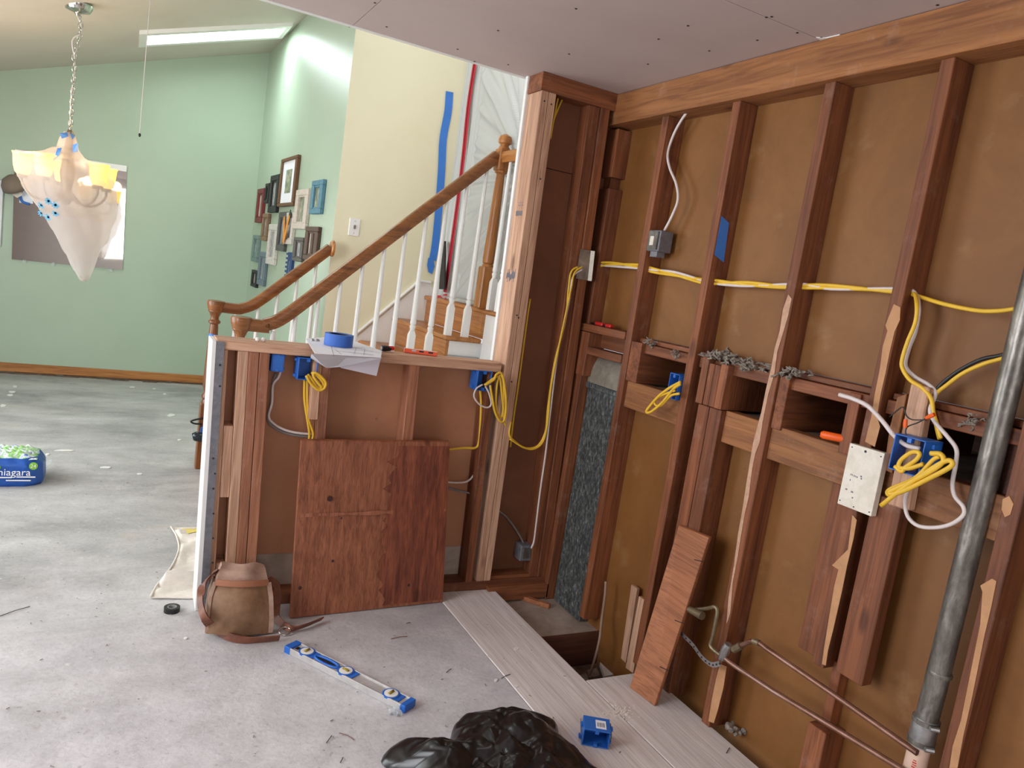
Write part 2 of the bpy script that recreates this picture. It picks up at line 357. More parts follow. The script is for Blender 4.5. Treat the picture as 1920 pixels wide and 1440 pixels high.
# ---- floor
fl = st(thing('floor', '', 'floor'), 'dusty grey slab floor with worn plywood strips along the stud wall', 'floor')
MB().box(XL - .1, 1.338, YB - .1, 3.0, -.12, 0).build('slab', M['slab'], fl)
MB().box(XL - .1, 3.2, 3.0, YF + .1, -.12, 0).build('slab', M['slab'], fl)
MB().box(1.342, 1.64, YB, 2.93, -.022, .002).build('plywood_strip', M['plyfloor'], fl, bevel=.003)
MB().box(1.644, 1.935, YB, 2.12, -.022, .001).build('plywood_strip', M['plyfloor'], fl, bevel=.003)
MB().box(1.56, 2.06, 2.555, 3.0, -.10, -.06).build('lower_board', M['dirty'], fl, bevel=.003)
MB().box(1.60, 2.03, 2.535, 2.555, -.34, -.055).build('joist_face', M['dark_x'], fl)
MB().box(1.60, 1.65, 2.0, 2.56, -.34, -.024).build('joist', M['dark_y'], fl)
MB().box(1.60, 2.4, -1.8, 3.0, -.40, -.205).build('crawl_ground', M['pit'], fl)
MB().box(1.60, 2.2, 2.08, 2.118, -.34, -.024).build('joist', M['dark_x'], fl)
MB().prism(AZ(-.204, [(1122, 1243), (1152, 1250), (1172, 1268), (1132, 1276)]), (0, 0, .02)).build('plaster_chunk', M['white_paint'], fl)
for q in ([(1100, 1262), (1118, 1258), (1124, 1272), (1104, 1276)], [(1085, 1272), (1098, 1268), (1104, 1282), (1090, 1288)]):
    MB().prism(AZ(-.204, q), (0, 0, .015)).build('rubble', M['lint'], fl)
# ---- kitchen ceiling (three sheets) and its screw heads
ce = st(thing('ceiling', '', 'ceiling'), 'unpainted grey drywall ceiling over the kitchen', 'ceiling')
MB().box(XL, .725, YB, 3.11, CZ, CZ + .013).build('drywall_sheet', M['drywall'], ce)
MB().box(.728, 2.02, 1.818, 3.11, CZ, CZ + .013).build('drywall_sheet', M['drywall'], ce)
MB().box(.728, 2.02, YB, 1.815, CZ, CZ + .013).build('drywall_sheet', M['drywall'], ce)
MB().prism(AZ(CZ - .003, [(1530, 71), (1546, 81), (1560, 76), (1580, 69), (1574, 66), (1548, 72)]), (0, 0, .003)).build('torn_paper', M['white_paint'], ce)
MB().box(XL, 2.02, 3.085, 3.11, CZ - .002, CZ + .02).build('sheet_edge', M['white_paint'], ce)
b = MB()
for p in [(703, 5), (725, 50), (702, 62), (794, 89), (858, 92), (890, 115), (934, 57), (953, 121), (1080, 16), (1067, 101), (1063, 152), (1147, 177), (1000, 148), (1235, 73), (1290, 48), (1437, 32), (1447, 31), (1495, 61), (1540, 70), (1758, 9), (655, 50), (506, 5), (1215, 120), (1330, 95), (1420, 75)]:
    c = at(2, CZ, *p); b.lathe([(.0045, 0), (.004, .0015)], c - Vector((0, 0, .0015)), 8)
o = b.build('screw_heads', M['dark_ink'], ce); o['kind'] = 'stuff'
MB().box(XL, 2.02, 3.0, 3.085, CZ + .02, 2.6).build('ceiling_bulkhead', M['white_paint'], ce)
o = st(MB().box(XL, 2.02, 3.02, 3.11, 2.6, 3.7).build('wall_upper', M['white_paint']), 'white wall above the kitchen ceiling edge')
o = st(MB().hexa([(XL, 3.1, zs(XL)), (2.3, 3.1, zs(2.3)), (2.3, YF, zs(2.3)), (XL, YF, zs(XL)), (XL, 3.1, zs(XL) + .02), (2.3, 3.1, zs(2.3) + .02), (2.3, YF, zs(2.3) + .02), (XL, YF, zs(XL) + .02)]).build('ceiling_sloped', M['sloped']), 'sloped cream ceiling over the dining room with a skylight', 'ceiling')
# skylight: the glass panel and its white frame stand on the slope
sk = st(thing('window_1', '', 'window', (.53, 6.86, zs(.53))), 'long bright skylight set in the sloped ceiling', 'window')
def sl(x, y, d=0): return Vector((x, y, zs(x) - d))
MB().hexa([sl(.035, 6.68, .012), sl(1.03, 6.66, .012), sl(1.03, 7.0, .012), sl(.035, 7.0, .012), sl(.035, 6.68), sl(1.03, 6.66), sl(1.03, 7.0), sl(.035, 7.0)]).build('pane', M['skyglass'], sk)
for (x0, x1, y0, y1) in ((-.02, 1.07, 6.60, 6.67), (-.02, 1.07, 7.0, 7.07), (-.02, .035, 6.67, 7.0), (1.03, 1.07, 6.67, 7.0)):
    MB().hexa([sl(x0, y0, .03), sl(x1, y0, .03), sl(x1, y1, .03), sl(x0, y1, .03), sl(x0, y0), sl(x1, y0), sl(x1, y1), sl(x0, y1)]).build('frame', M['trim_white'], sk)
sk = st(thing('added_skylight', '', 'window', (1.45, 4.1, zs(1.45))), 'added unseen skylight above the stairwell', 'window')  # added pane, out of view, to go with the stairwell light
MB().hexa([sl(1.15, 3.55, .012), sl(1.75, 3.55, .012), sl(1.75, 4.65, .012), sl(1.15, 4.65, .012), sl(1.15, 3.55), sl(1.75, 3.55), sl(1.75, 4.65), sl(1.15, 4.65)]).build('pane', M['glass'], sk)
# ---- dining room walls
PW0, PW1 = Vector((1.19, 4.97, 0)), Vector((1.085, YF, 0))
o = st(MB().box(XL, 1.3, YF, YF + .1, 0, 3.6).build('wall_back', M['green']), 'sage green back wall of the dining room')
pn = (PW1 - PW0).normalized(); po = Vector((.05, 0, 0))
b = MB(); b.hexa([PW0 + Vector((0, .001, 0)), PW0 + po + Vector((0, .001, 0)), PW1 + po, PW1] + [p + Vector((0, 0, 3.7)) for p in (PW0 + Vector((0, .001, 0)), PW0 + po + Vector((0, .001, 0)), PW1 + po, PW1)])
o = st(b.build('wall_side', M['green']), 'green wall covered in small picture frames')
o = st(MB().box(1.19, 1.97, 4.97, 5.07, 0, 3.7).build('wall_stair', M['yellow']), 'pale yellow stairwell wall')
o = st(MB().box(XL, 1.12, YF - .016, YF, .012, .092).build('baseboard_back', M['oak_x'], bevel=.004), 'oak baseboard along the sage green wall', 'baseboard')
# dark ragged strip where old flooring ended under the baseboard
b = MB(); x = XL
while x < 1.1:
    dx = random.uniform(.05, .16); b.box(x, x + dx, YF - .016 - random.uniform(.01, .05), YF, -.004, random.uniform(.004, .012)); x += dx
o = tag(b.build('flooring_residue', M['pit']), 'dark ragged flooring residue under the oak baseboard', 'debris', kind='stuff')
# ---- off-frame shell
wl = st(thing('wall_left', '', 'wall'), 'exterior side wall with a patio door and a kitchen window')
for (y0, y1, z0, z1) in ((YB, .6, 0, 3.7), (.6, 2.6, 0, .8), (.6, 2.6, 2.1, 3.7), (2.6, 3.4, 0, 3.7), (3.4, 5.7, 2.06, 3.7), (5.7, YF, 0, 3.7)):
    MB().box(XL - .1, XL, y0, y1, z0, z1).build('wall_panel', M['green'] if y0 > 3 else M['drywall'], wl)
def opening(name, lab, y0, y1, z0, z1, cat):
    t = st(thing(name, '', cat, (XL, (y0 + y1) / 2, z0)), lab, cat)
    for bx in ((y0, y1, z0, z0 + .05), (y0, y1, z1 - .05, z1), (y0, y0 + .05, z0, z1), (y1 - .05, y1, z0, z1), ((y0 + y1) / 2 - .03, (y0 + y1) / 2 + .03, z0, z1)):
        MB().box(XL - .07, XL - .01, *bx).build('frame', M['trim_white'], t)
    MB().box(XL - .05, XL - .045, y0, y1, z0, z1).build('pane', M['glass'], t)
opening('door_1', 'sliding patio door of the dining room', 3.4, 5.7, 0.02, 2.06, 'door')
opening('window_2', 'wide kitchen window in the side wall', .6, 2.6, .8, 2.1, 'window')
wb = st(thing('wall_front', '', 'wall'), 'kitchen wall behind the viewpoint with a window')
for (x0, x1, z0, z1) in ((XL, -.5, 0, 2.5), (1.3, 2.0, 0, 2.5), (-.5, 1.3, 0, .8), (-.5, 1.3, 2.2, 2.5)):
    MB().box(x0, x1, YB - .1, YB, z0, z1).build('wall_panel', M['white_paint'], wb)
t = st(thing('window_3', '', 'window', (.4, YB, .8)), 'wide window behind the viewpoint', 'window')
for (x0, x1, z0, z1) in ((-.5, 1.3, .8, .85), (-.5, 1.3, 2.15, 2.2), (-.5, -.45, .8, 2.2), (1.25, 1.3, .8, 2.2), (.37, .43, .8, 2.2)):
    MB().box(x0, x1, YB - .07, YB - .01, z0, z1).build('frame', M['trim_white'], t)
MB().box(-.5, 1.3, YB - .05, YB - .045, .8, 2.2).build('pane', M['glass'], t)
# ---- upper hall behind the dust barrier
uh = st(thing('wall_hall', '', 'wall'), 'white upper hall walls behind the plastic barrier')
MB().box(3.3, 3.4, 3.0, 5.1, 1.265, 3.7).build('wall_panel', M['white_paint'], uh)
MB().box(1.97, 3.3, 4.97, 5.07, 1.265, 3.7).build('wall_panel', M['white_paint'], uh)
MB().box(2.02, 3.3, 3.0, 3.09, 1.265, 3.7).build('wall_panel', M['white_paint'], uh)
MB().box(2.02, 3.4, 3.0, 5.1, 3.55, 3.6).build('hall_ceiling', M['white_paint'], uh)

# ================================================================== MIDDLE WALL (half wall, post and corner bay)
YH = 2.93
mw = st(thing('wall_middle', '', 'wall', (.3, YH, 0)), 'open half wall of studs with a new lumber post')
def lean(name, xt0, xt1, xb0, xb1, y0, y1, z0, z1, mat, bev=.002):
    """upright whose foot and head stand at slightly different x"""
    return MB().hexa([(xb0, y0, z0), (xb1, y0, z0), (xb1, y1, z0), (xb0, y1, z0), (xt0, y0, z1), (xt1, y0, z1), (xt1, y1, z1), (xt0, y1, z1)]).build(name, mat, mw, bevel=bev)
LN = .036
def up(name, x0, x1, mat, y0=YH, y1=3.018, z0=.04, z1=1.038):
    f = lambda z: LN * (1.06 - z) / 1.06 - LN * .3
    return lean(name, x0 + f(z1), x1 + f(z1), x0 + f(z0), x1 + f(z0), y0, y1, z0, z1, mat)
MB().box(.318, 1.512, YH - .004, 3.045, 1.038, 1.076).build('top_plate', M['new_x'], mw, bevel=.002)
MB().box(.36, 1.93, YH, 3.04, 0, .045).build('bottom_plate', M['old_x'], mw, bevel=.002)
MB().box(1.60, 1.93, YH - .03, YH, -.05, .022).build('bottom_plate', M['old_x'], mw, bevel=.002)
lean('drywall_end', .302, .318, .330, .350, YH - .006, 3.06, 0, 1.07, M['white_paint'])
lean('corner_bead', .318, .346, .346, .374, YH - .010, YH - .006, .01, 1.068, M['bead'], 0)
up('stud', .348, .371, M['new_z'])
up('stud', .408, .446, M['new_z'])
up('stud', .447, .484, M['mid_z'])
up('stud', .486, .524, M['mid_z'])
for z0, z1, y in ((.045, .19, 2.935), (.46, .745, 2.933)): up('blocking', .372, .407, M['new_z'], y, 3.018, z0, z1)
up('stud', .725, .762, M['mid_z']); up('stud', .691, .7245, M['new_z'], YH - .002, 2.99, .785, 1.038)
up('stud', 1.094, 1.140, M['mid_z'], YH + .004)
up('stud', 1.463, 1.500, M['old_z'])
b = MB()
for (x, z) in ((.33, .98), (.335, .9), (.33, .62), (.34, .56), (.345, .4), (.35, .3), (.355, .2), (.36, .12), (.338, .5)):
    b.lathe([(.004, 0), (.004, .0012)], (x + .006 + .02 * (1 - z), YH - .0105, z), 8, (0, -1, 0))
b.build('nail_holes', M['dark_ink'], mw)['kind'] = 'stuff'
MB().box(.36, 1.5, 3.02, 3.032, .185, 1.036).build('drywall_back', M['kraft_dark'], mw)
MB().box(.36, 1.5, 3.024, 3.034, .03, .183).build('drywall_patch', M['dirty'], mw)
MB().box(.36, 1.5, 3.034, 3.046, 0, 1.036).build('drywall_face', M['white_paint'], mw)
# post: two new studs up to the ceiling plate
def post(x0, x1, z0, z1, mat): return lean('post_stud', x0, x1, x0 + .031, x1 + .031, YH - .003, 3.052, z0, z1, mat)
post(1.513, 1.548, .045, 2.262, M['new_z']); post(1.550, 1.585, .045, 2.262, M['new_z'])
MB().box(1.508, 1.925, YH, 3.052, 2.262, CZ).build('head_plate', M['old_x'], mw, bevel=.002)
lean('drywall_edge', 1.500, 1.99, 1.531, 1.99, 3.054, 3.075, 0.6, CZ, M['white_paint'])
b = MB()
for (x, z) in ((1.531, 2.22), (1.567, 2.215), (1.567, 1.9), (1.55, 1.3), (1.56, 1.29), (1.573, 1.0)): b.lathe([(.004, 0), (.004, .001)], (x, YH - .0035, z), 6, (0, -1, 0))
b.build('nail_holes', M['dark_ink'], mw)['kind'] = 'stuff'
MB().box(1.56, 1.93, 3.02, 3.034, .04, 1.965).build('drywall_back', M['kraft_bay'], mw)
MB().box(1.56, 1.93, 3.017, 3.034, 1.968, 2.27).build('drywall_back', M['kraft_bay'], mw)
MB().box(1.87, 2.008, 3.022, 3.05, -.06, CZ).build('corner_backing', M['old_z'], mw)
lean('corner_stud', 1.765, 1.822, 1.835, 1.875, YH + .01, 3.02, .045, 2.262, M['old_z'])
lean('corner_stud', 1.824, 1.870, 1.877, 1.925, YH, 3.02, .045, 2.262, M['old_z'])
MB().box(1.62, 1.9, YH + .012, 3.01, .045, .06).build('dirt_ridge', M['old_x'], mw)
rq = random.Random(11)
for zc, n_, hgt, w0 in ((1.745, 9, .022, .06), (1.785, 2, .003, .05), (1.47, 14, .036, .085)):     # smudged ink stamp, too worn to read
    b = MB()
    for k in range(n_):
        y = 2.99 + w0 * (.5 - (k + .5) / n_); zz = zc + (rq.uniform(-.3, .3) * hgt if n_ > 10 else (.012 * (k - .5) if n_ == 2 else 0)); x = 1.5125 + .031 * (1 - zz / 2.26)
        hh_ = hgt * rq.uniform(.35, .6); ww = (w0 / n_ * .28) if n_ > 2 else w0 * .45
        if n_ == 2: y = 2.985
        b.box(x - .0005, x + .001, y - ww, y + ww, zz - hh_, zz + hh_)
    b.build('ink_stamp', M['ink'], mw)['kind'] = 'stuff'

# ================================================================== RIGHT STUD WALL
XW, XS = 1.92, 2.008
rw = st(thing('wall_right', '', 'wall', (XW, 1.5, 0)), 'opened stud wall of reddish fir with brown backing')
def rb(name, y0, y1, z0, z1, mat, x0=XW, x1=XS, bev=.002): return MB().box(x0, x1, y0, y1, z0, z1).build(name, mat, rw, bevel=bev)
rb('header', -1.8, 3.0, 2.205, CZ - .002, M['amber_y'], 1.897, XS)
rb('backing_upper', 2.6, 3.05, 1.30, CZ, M['kraft'], XS, XS + .012, 0); rb('backing_upper', 1.4, 2.598, 1.29, CZ, M['kraft'], XS, XS + .012, 0); rb('backing_upper', -1.8, 1.398, 1.29, CZ, M['kraft'], XS, XS + .012, 0)
rb('backing_lower', 2.12, 3.05, -.4, 1.08, M['kraft'], XS, XS + .012, 0); rb('backing_lower', -1.8, 2.118, -.4, 1.08, M['kraft'], XS, XS + .012, 0)
for y in (2.604, 2.195, 1.782): rb('stud', y - .040, y, .0, 2.205, M['old_z'])
rb('stud', 1.358, 1.398, .44, 2.205, M['old_z']); rb('stud', .938, .98, -.3, 2.205, M['old_z']); rb('stud', .52, .56, -.3, 2.205, M['old_z']); rb('stud', -.3, -.26, -.3, 2.205, M['old_z'])
rb('corner_block', 2.93, 3.02, 1.98, 2.195, M['old_z'], 1.93); rb('corner_stud', 2.93, 3.02, 1.30, 1.93, M['old_z'], 1.935); rb('corner_stud', 2.965, 3.02, 1.3, 2.2, M['old_z'], 1.955)
rb('corner_stud', 2.90, 2.962, -.06, 1.205, M['old_z']); rb('corner_block', 2.875, 2.96, 1.06, 1.265, M['old_z'], 1.912)
rb('ledge', 2.606, 3.0, 1.268, 1.302, M['old_y'], 1.915); rb('ledge', 2.605, 2.90, 1.165, 1.20, M['old_y'], 1.915, 1.98)
rb('ledge_backing', 2.6, 3.0, 1.2, 1.268, M['old_y'], 1.985, XS)
for y0, y1 in ((2.20, 2.562), (1.786, 2.15), (1.402, 1.74), (.985, 1.355), (.565, .935)):
    rb('rail', y0, y1, 1.228, 1.268, M['old_y'], 1.945, 2.0); rb('rail', y0, y1, 1.27, 1.288, M['old_y'], 1.965, 2.012)
for y0, y1 in ((2.197, 2.563), (1.784, 1.96), (1.40, 1.741), (.982, 1.357)): rb('blocking', y0, y1, .985, 1.10, M['amber_y'], 1.938, 1.99)
# joist ends in the pockets of the upper floor
for y0, y1, z0, z1, xf in ((2.49, 2.563, 1.10, 1.27, 1.925), (2.066, 2.10, 1.10, 1.275, 1.912), (2.036, 2.064, 1.10, 1.255, 1.916), (2.004, 2.034, 1.10, 1.255, 1.916), (1.966, 2.002, 1.10, 1.262, 1.914), (1.70, 1.741, 1.09, 1.27, 1.93)):
    rb('joist', y0, y1, z0, z1, M['old_x' if xf > 1.92 else 'old_z'], xf, 2.55)
rb('joist', 1.435, 1.475, 1.08, 1.265, M['old_z'], 1.935, 2.55)
rb('joist', .985, 1.02, 1.10, 1.26, M['dark_x'], 1.96, 2.55)
rb('pocket_floor', -1.8, 3.0, 1.066, 1.09, M['dirty'], 1.99, 2.7, 0); rb('pocket_top', -1.8, 3.0, 1.268, 1.288, M['dark_y'], 2.012, 2.7, 0); rb('pocket_back', -1.8, 3.0, 1.05, 1.3, M['dark_y'], 2.7, 2.75, 0)
# paired short studs of the third bay, boards beside the cut stud
rb('short_stud', 2.025, 2.083, -.02, 1.098, M['old_z'], 1.915); rb('short_stud', 1.962, 2.023, -.02, 1.098, M['old_z'], 1.917)
rb('sister_board', 1.232, 1.322, .455, 1.0, M['old_z'], 1.925, 1.968); rb('flat_board', 1.42, 1.502, .43, 1.0, M['old_z'], 1.978, XS)
rb('stub_stud', 1.302, 1.368, -.3, .262, M['old_z']); rb('cut_stud_back', 1.33, 1.36, .2, .46, M['old_z'], 1.965, XS)
# torn paper and glue left on the stud faces
def patch(pts, mat=None, x=None): return MB().prism([p for p in AX(x or XW - .0022, pts)], (.002, 0, 0)).build('paper_residue', mat or M['patch'], rw)
patch([(1676, 570), (1688, 576), (1687, 600), (1677, 622), (1668, 660), (1660, 700), (1652, 735), (1644, 780), (1650, 800), (1640, 838), (1622, 828), (1634, 780), (1640, 740), (1650, 690), (1655, 650), (1664, 620), (1660, 610), (1668, 590)])
patch([(1478, 552), (1484, 560), (1478, 590), (1468, 625), (1457, 660), (1452, 700), (1440, 740), (1430, 790), (1424, 830), (1416, 850), (1410, 880), (1404, 930), (1396, 965), (1390, 1000), (1382, 1050), (1374, 1090), (1369, 1150), (1362, 1170), (1366, 1120), (1376, 1060), (1384, 1000), (1392, 955), (1402, 890), (1412, 830), (1428, 770), (1436, 730), (1446, 690), (1452, 655), (1462, 620), (1468, 580)], M['patch2'])
patch([(1598, 965), (1606, 975), (1600, 1010), (1588, 1060), (1578, 1110), (1562, 1180), (1552, 1220), (1548, 1248), (1541, 1245), (1546, 1210), (1554, 1160), (1564, 1100), (1572, 1068), (1560, 1060), (1572, 1048), (1590, 1030)])
patch([(1880, 936), (1892, 930), (1900, 945), (1894, 965), (1884, 970), (1878, 955)]); patch([(1860, 1085), (1868, 1090), (1858, 1140), (1846, 1190), (1834, 1250), (1822, 1310), (1806, 1380), (1795, 1440), (1780, 1440), (1786, 1400), (1802, 1350), (1812, 1300), (1824, 1240), (1838, 1170), (1842, 1110), (1838, 1098), (1848, 1092)])
patch([(1350, 1245), (1362, 1250), (1356, 1290), (1346, 1330), (1338, 1356), (1328, 1352), (1334, 1315), (1342, 1275)])
for y, z, s in ((2.06, 1.285, 1), (1.97, 1.28, .8), (1.88, 1.272, .7), (1.72, 1.285, .8), (2.46, 1.275, .45), (2.28, 1.255, .35), (1.1, 1.262, .4)):
    b = MB()
    for k in range(26):
        p = Vector((1.95 + random.uniform(-.03, .03), y + random.gauss(0, .035) * s, z + random.gauss(0, .008))); pts = [p]
        for q in range(5): p = p + Vector((random.uniform(-.012, .012), random.uniform(-.022, .022), random.uniform(-.01, .009))) * s; pts.append(p)
        b.tube(pts, .0035 * s + .001, 4)
    b.build('lint', M['lint'], rw)['kind'] = 'stuff'

# ================================================================== STAIRS AND RAILINGS
RISE, RUN, NX6, YN, YW = .1805, .2185, 1.658, 3.97, 4.965
stc = thing('staircase', 'oak and white staircase rising behind the half wall', 'stairs', (1.2, 4.4, 0))
for k in range(1, 7):
    x = NX6 - (6 - k) * RUN; z = k * RISE
    MB().box(x, x + RUN + .02, YN, YW, z - .028, z).build('tread', M['oak_y'], stc, bevel=.008)
    MB().box(x + .025, x + .043, YN + .03, YW, z - RISE, z - .028).build('riser', M['oak_y'], stc)
    MB().box(x + .043, x + .045 + RUN, YN + .03, YN + .045, 0, z - .028).build('stair_side', M['white_paint'], stc)
LZ = 7 * RISE
MB().box(1.873, 3.295, 3.095, YW, LZ - .03, LZ).build('landing', M['oak_y'], stc, bevel=.008)
MB().box(1.898, 1.915, YN, YW, LZ - RISE, LZ - .03).build('riser', M['oak_y'], stc)
MB().box(1.898, 1.915, 3.095, YN, 0, LZ - .03).build('landing_face', M['white_paint'], stc)
MB().box(1.70, 1.897, YN + .012, YN + .029, .86, .97).build('grey_panel', plain('slate_grey', (150, 158, 160), .7), stc)  # small slate grey panel set on the stair side
# skirt board on the yellow wall with its moulded cap
sk0 = AY(YW, [(560, 715), (675, 627), (778, 540), (784, 527), (806, 530), (822, 560), (800, 720)])
MB().prism(sk0, (0, .0045, 0)).build('skirt_board', M['trim_white'], stc)
cap = AY(YW - .006, [(560, 708), (675, 620), (776, 536), (784, 526), (808, 530)])
MB().tube(cap, .011, 8).build('skirt_cap', M['trim_white'], stc)

def rail_curve(x0, x1, y):
    z = lambda x: 1.153 + .968 * (x - .823)
    pts = [Vector((x0, y, 1.032)), Vector((x0 + .06, y, 1.030)), Vector((x0 + .12, y, 1.030))]
    pts += [Vector((.66, y, 1.036)), Vector((.70, y, 1.052)), Vector((.74, y, 1.078))]
    pts += [Vector((x, y, z(x))) for x in (.80, .95, 1.1) if x < x1 - .02] + [Vector((x1, y, z(x1)))]
    return smoothline(pts, 4)
def rail_mesh(pts, wd=.029, ht=.033):
    prof = [(-.7, -1), (.7, -1), (.75, -.55), (1, -.2), (1, .45), (.7, .9), (.3, 1), (-.3, 1), (-.7, .9), (-1, .45), (-1, -.2), (-.75, -.55)]
    b = MB(); n = len(pts); vs = []; fs = []; K = len(prof)
    for i, p in enumerate(pts):
        t = (pts[min(i + 1, n - 1)] - pts[max(i - 1, 0)]).normalized(); sd = t.cross(Vector((0, 0, 1))).normalized(); u = sd.cross(t).normalized()
        vs += [p + sd * a * wd + u * c * ht for a, c in prof]
    for i in range(n - 1):
        for k in range(K): fs.append([i * K + k, i * K + (k + 1) % K, (i + 1) * K + (k + 1) % K, (i + 1) * K + k])
    fs += [list(range(K))[::-1], [(n - 1) * K + k for k in range(K)]]
    return b.add(vs, fs)
def zrail(x): return 1.03 if x < .68 else max(1.03, 1.153 + .968 * (x - .823))
def baluster(t, x, y, z0, z1):
    """square foot, chamfer, rings and a tapering round shaft"""
    b = MB(); h = .16; s = .0185; r2 = s * 1.414
    b.lathe([(r2, 0), (r2, h), (r2 * .62, h + .025)], (x, y, z0), 4)
    b.lathe([(.0125, h + .015), (.0145, h + .035), (.0175, h + .045), (.0175, h + .052), (.013, h + .058), (.0175, h + .066), (.0175, h + .073), (.016, h + .085), (.0095, z1 - z0)], (x, y, z0), 10)
    return b.build('baluster', M['white_paint'], t, smooth='auto')
def low_newel(t, x, y, O='rail_'):
    b = MB(); b.box(x - .04, x + .04, y - .04, y + .04, 0, .42); b.build('newel_base', M[O + 'z'], t, bevel=.006)
    b = MB(); b.lathe([(.03, .40), (.034, .43), (.028, .445), (.036, .455), (.036, .47), (.024, .49), (.034, .53), (.036, .56), (.026, .90), (.024, .92), (.036, .93), (.036, .94), (.026, .95), (.024, .965), (.034, .99), (.042, 1.0), (.042, 1.01)], (x, y, 0), 16)
    b.build('newel_shaft', M[O + 'z'], t, smooth='auto')
    b = MB(); b.lathe([(.040, .998), (.044, 1.012), (.050, 1.03), (.054, 1.058), (.050, 1.066), (.02, 1.07)], (x, y, 0), 20); b.build('newel_cap', M[O + 'x'], t, smooth='auto')
YR, YBK = 4.012, 4.905
ra = thing('stair_railing', 'golden oak stair railing with white balusters on the near side of the stairs', 'railing', (.53, YR, 0))
low_newel(ra, .545, YR)
rail_mesh(rail_curve(.56, 1.845, YR)).build('handrail', M['rail_x'], ra, smooth='auto')
for k in range(1, 7):
    for d in (.03, .139):
        x = NX6 - (6 - k) * RUN + d
        if k == 1 and d < .1: continue
        baluster(ra, x, YR, k * RISE, zrail(x) - .03)
# landing newel
b = MB(); nx, ny = 1.885, YR; b.box(nx - .041, nx + .041, ny - .041, ny + .041, LZ, LZ + .245); b.build('newel_base', M['oak_z'], ra, bevel=.006)
b = MB(); b.lathe([(.036, .24), (.034, .255), (.028, .262), (.035, .27), (.036, .29), (.026, .74), (.024, .78), (.036, .79), (.036, .80), (.027, .81)], (nx, ny, LZ), 16); b.build('newel_shaft', M['oak_z'], ra, smooth='auto')
b = MB(); b.box(nx - .037, nx + .037, ny - .037, ny + .037, LZ + .80, LZ + .925); b.build('newel_block', M['oak_z'], ra, bevel=.006)
b = MB(); b.lathe([(.03, .92), (.034, .93), (.026, .94), (.026, .948), (.038, .958), (.041, .975), (.034, .995), (.012, 1.008), (.001, 1.01)], (nx, ny, LZ), 16); b.build('newel_finial', M['oak_z'], ra, smooth='auto')
rail_mesh([Vector((nx, ny - .02, LZ + .875)), Vector((nx, 3.6, LZ + .875)), Vector((nx, 3.09, LZ + .875))]).build('landing_handrail', M['oak_y'], ra, smooth='auto')
for y in (3.90, 3.79, 3.68, 3.57, 3.46, 3.35, 3.24, 3.13): baluster(ra, nx, y, LZ, LZ + .845)
rb2 = thing('stair_railing', 'short oak stair railing ending at the corner of the yellow wall', 'railing', (.52, YBK, 0))
low_newel(rb2, .51, YBK)
MB().lathe([(.028, .83), (.028, .86)], (.51, YBK, 0), 14).build('tape_band', M['blue_tape'], rb2, smooth='auto')
rail_mesh(rail_curve(.525, 1.168, YBK)).build('handrail', M['rail_x'], rb2, smooth='auto')
b = MB(); b.lathe([(.052, 0), (.052, .014), (.046, .02)], (1.189, YBK, zrail(1.168)), 20, (-1, 0, 0)); b.build('wall_rosette', M['oak_z'], rb2, smooth='auto')
for x in (.63, .76, .87, .98, 1.09): baluster(rb2, x, YBK, .1805 * max(1, math.ceil((x - .54) / RUN)), zrail(x) - .03)
o = tag(MB().tube(smoothline(AY(4.86, [(381, 784), (366, 787), (358, 790), (364, 794), (378, 795)]), 5), .006, 6).build('wire_loop', M['black_wire'], smooth=True), 'thin dark wire loop beside the oak newel post', 'wire')
t = thing('pry_bar', 'black and steel rounded tool end beside the oak newel', 'tool', at(1, 4.8, 372, 822))
b = MB(); b.tube(AY(4.8, [(361, 819), (366, 818), (376, 820), (392, 822)]), [.022, .030, .03, .026], 12); b.build('head', plain('dark_chrome', (60, 66, 72), .2, .7), t, smooth=True)
b = MB(); b.prism(AY(4.83, [(377, 802), (392, 800), (392, 815), (375, 815)]), (0, .02, 0)); b.build('grip', M['blue_box'], t)

# ================================================================== DUST BARRIER
t = thing('dust_barrier', 'clear plastic sheet hung over the stair landing with a red zipper', 'plastic sheet', (1.95, 4.1, LZ))
def bar_f(u, v):
    y = 4.93 - u * 1.82; z = LZ + .004 + v * 1.75
    c = Vector((0, 3.75, 2.02)); dy, dz = y - c.y, z - c.z; ang = math.atan2(dz, dy)
    f = noise.noise(Vector((ang * 14, math.hypot(dy, dz) * 1.1, 0))) * .06 if y < 4.6 else noise.noise(Vector((y * 26, z * .7, 5))) * .035
    return (1.955 + f + .01 * noise.noise(Vector((y * 4, z * 2, 9))), y, z)
MB().grid(bar_f, 170, 110).build('sheet', M['poly'], t, smooth=True)
MB().grid(lambda u, v: (1.955 - .10 * u + .012 * math.sin(v * 40), 4.62 - v * .55, LZ + .008 + .012 * math.sin(u * 7 + v * 9) + .01), 8, 26).build('sheet_skirt', M['poly'], t, smooth=True)
zp = AX(1.935, [(890, 120), (878, 200), (869, 290), (858, 380), (846, 465), (834, 548)])
MB().ribbon(smoothline(zp, 4), (0, 1, 0), .030, .0012).build('zipper_tape', M['red_tape'], t)
MB().tube(smoothline([p - Vector((.004, 0, 0)) for p in zp], 4), .003, 6).build('zipper', plain('dark_red', (130, 20, 34), .5), t)
MB().ribbon(smoothline(AX(1.885, [(815, 556), (826, 556), (838, 553), (833, 563), (828, 566)]), 4), (0, .4, 1), .008, .001).build('zipper_tail', M['red_tape'], t)
tp = AY(YW - .004, [(843, 172), (840, 210), (831, 260), (828, 320), (822, 400), (816, 460), (811, 488)])
o = tag(MB().ribbon(smoothline(tp, 4), (1, 0, 0), .027, .0008).build('masking_tape', M['blue_tape']), 'long blue masking tape strip at the edge of the yellow wall', 'tape')
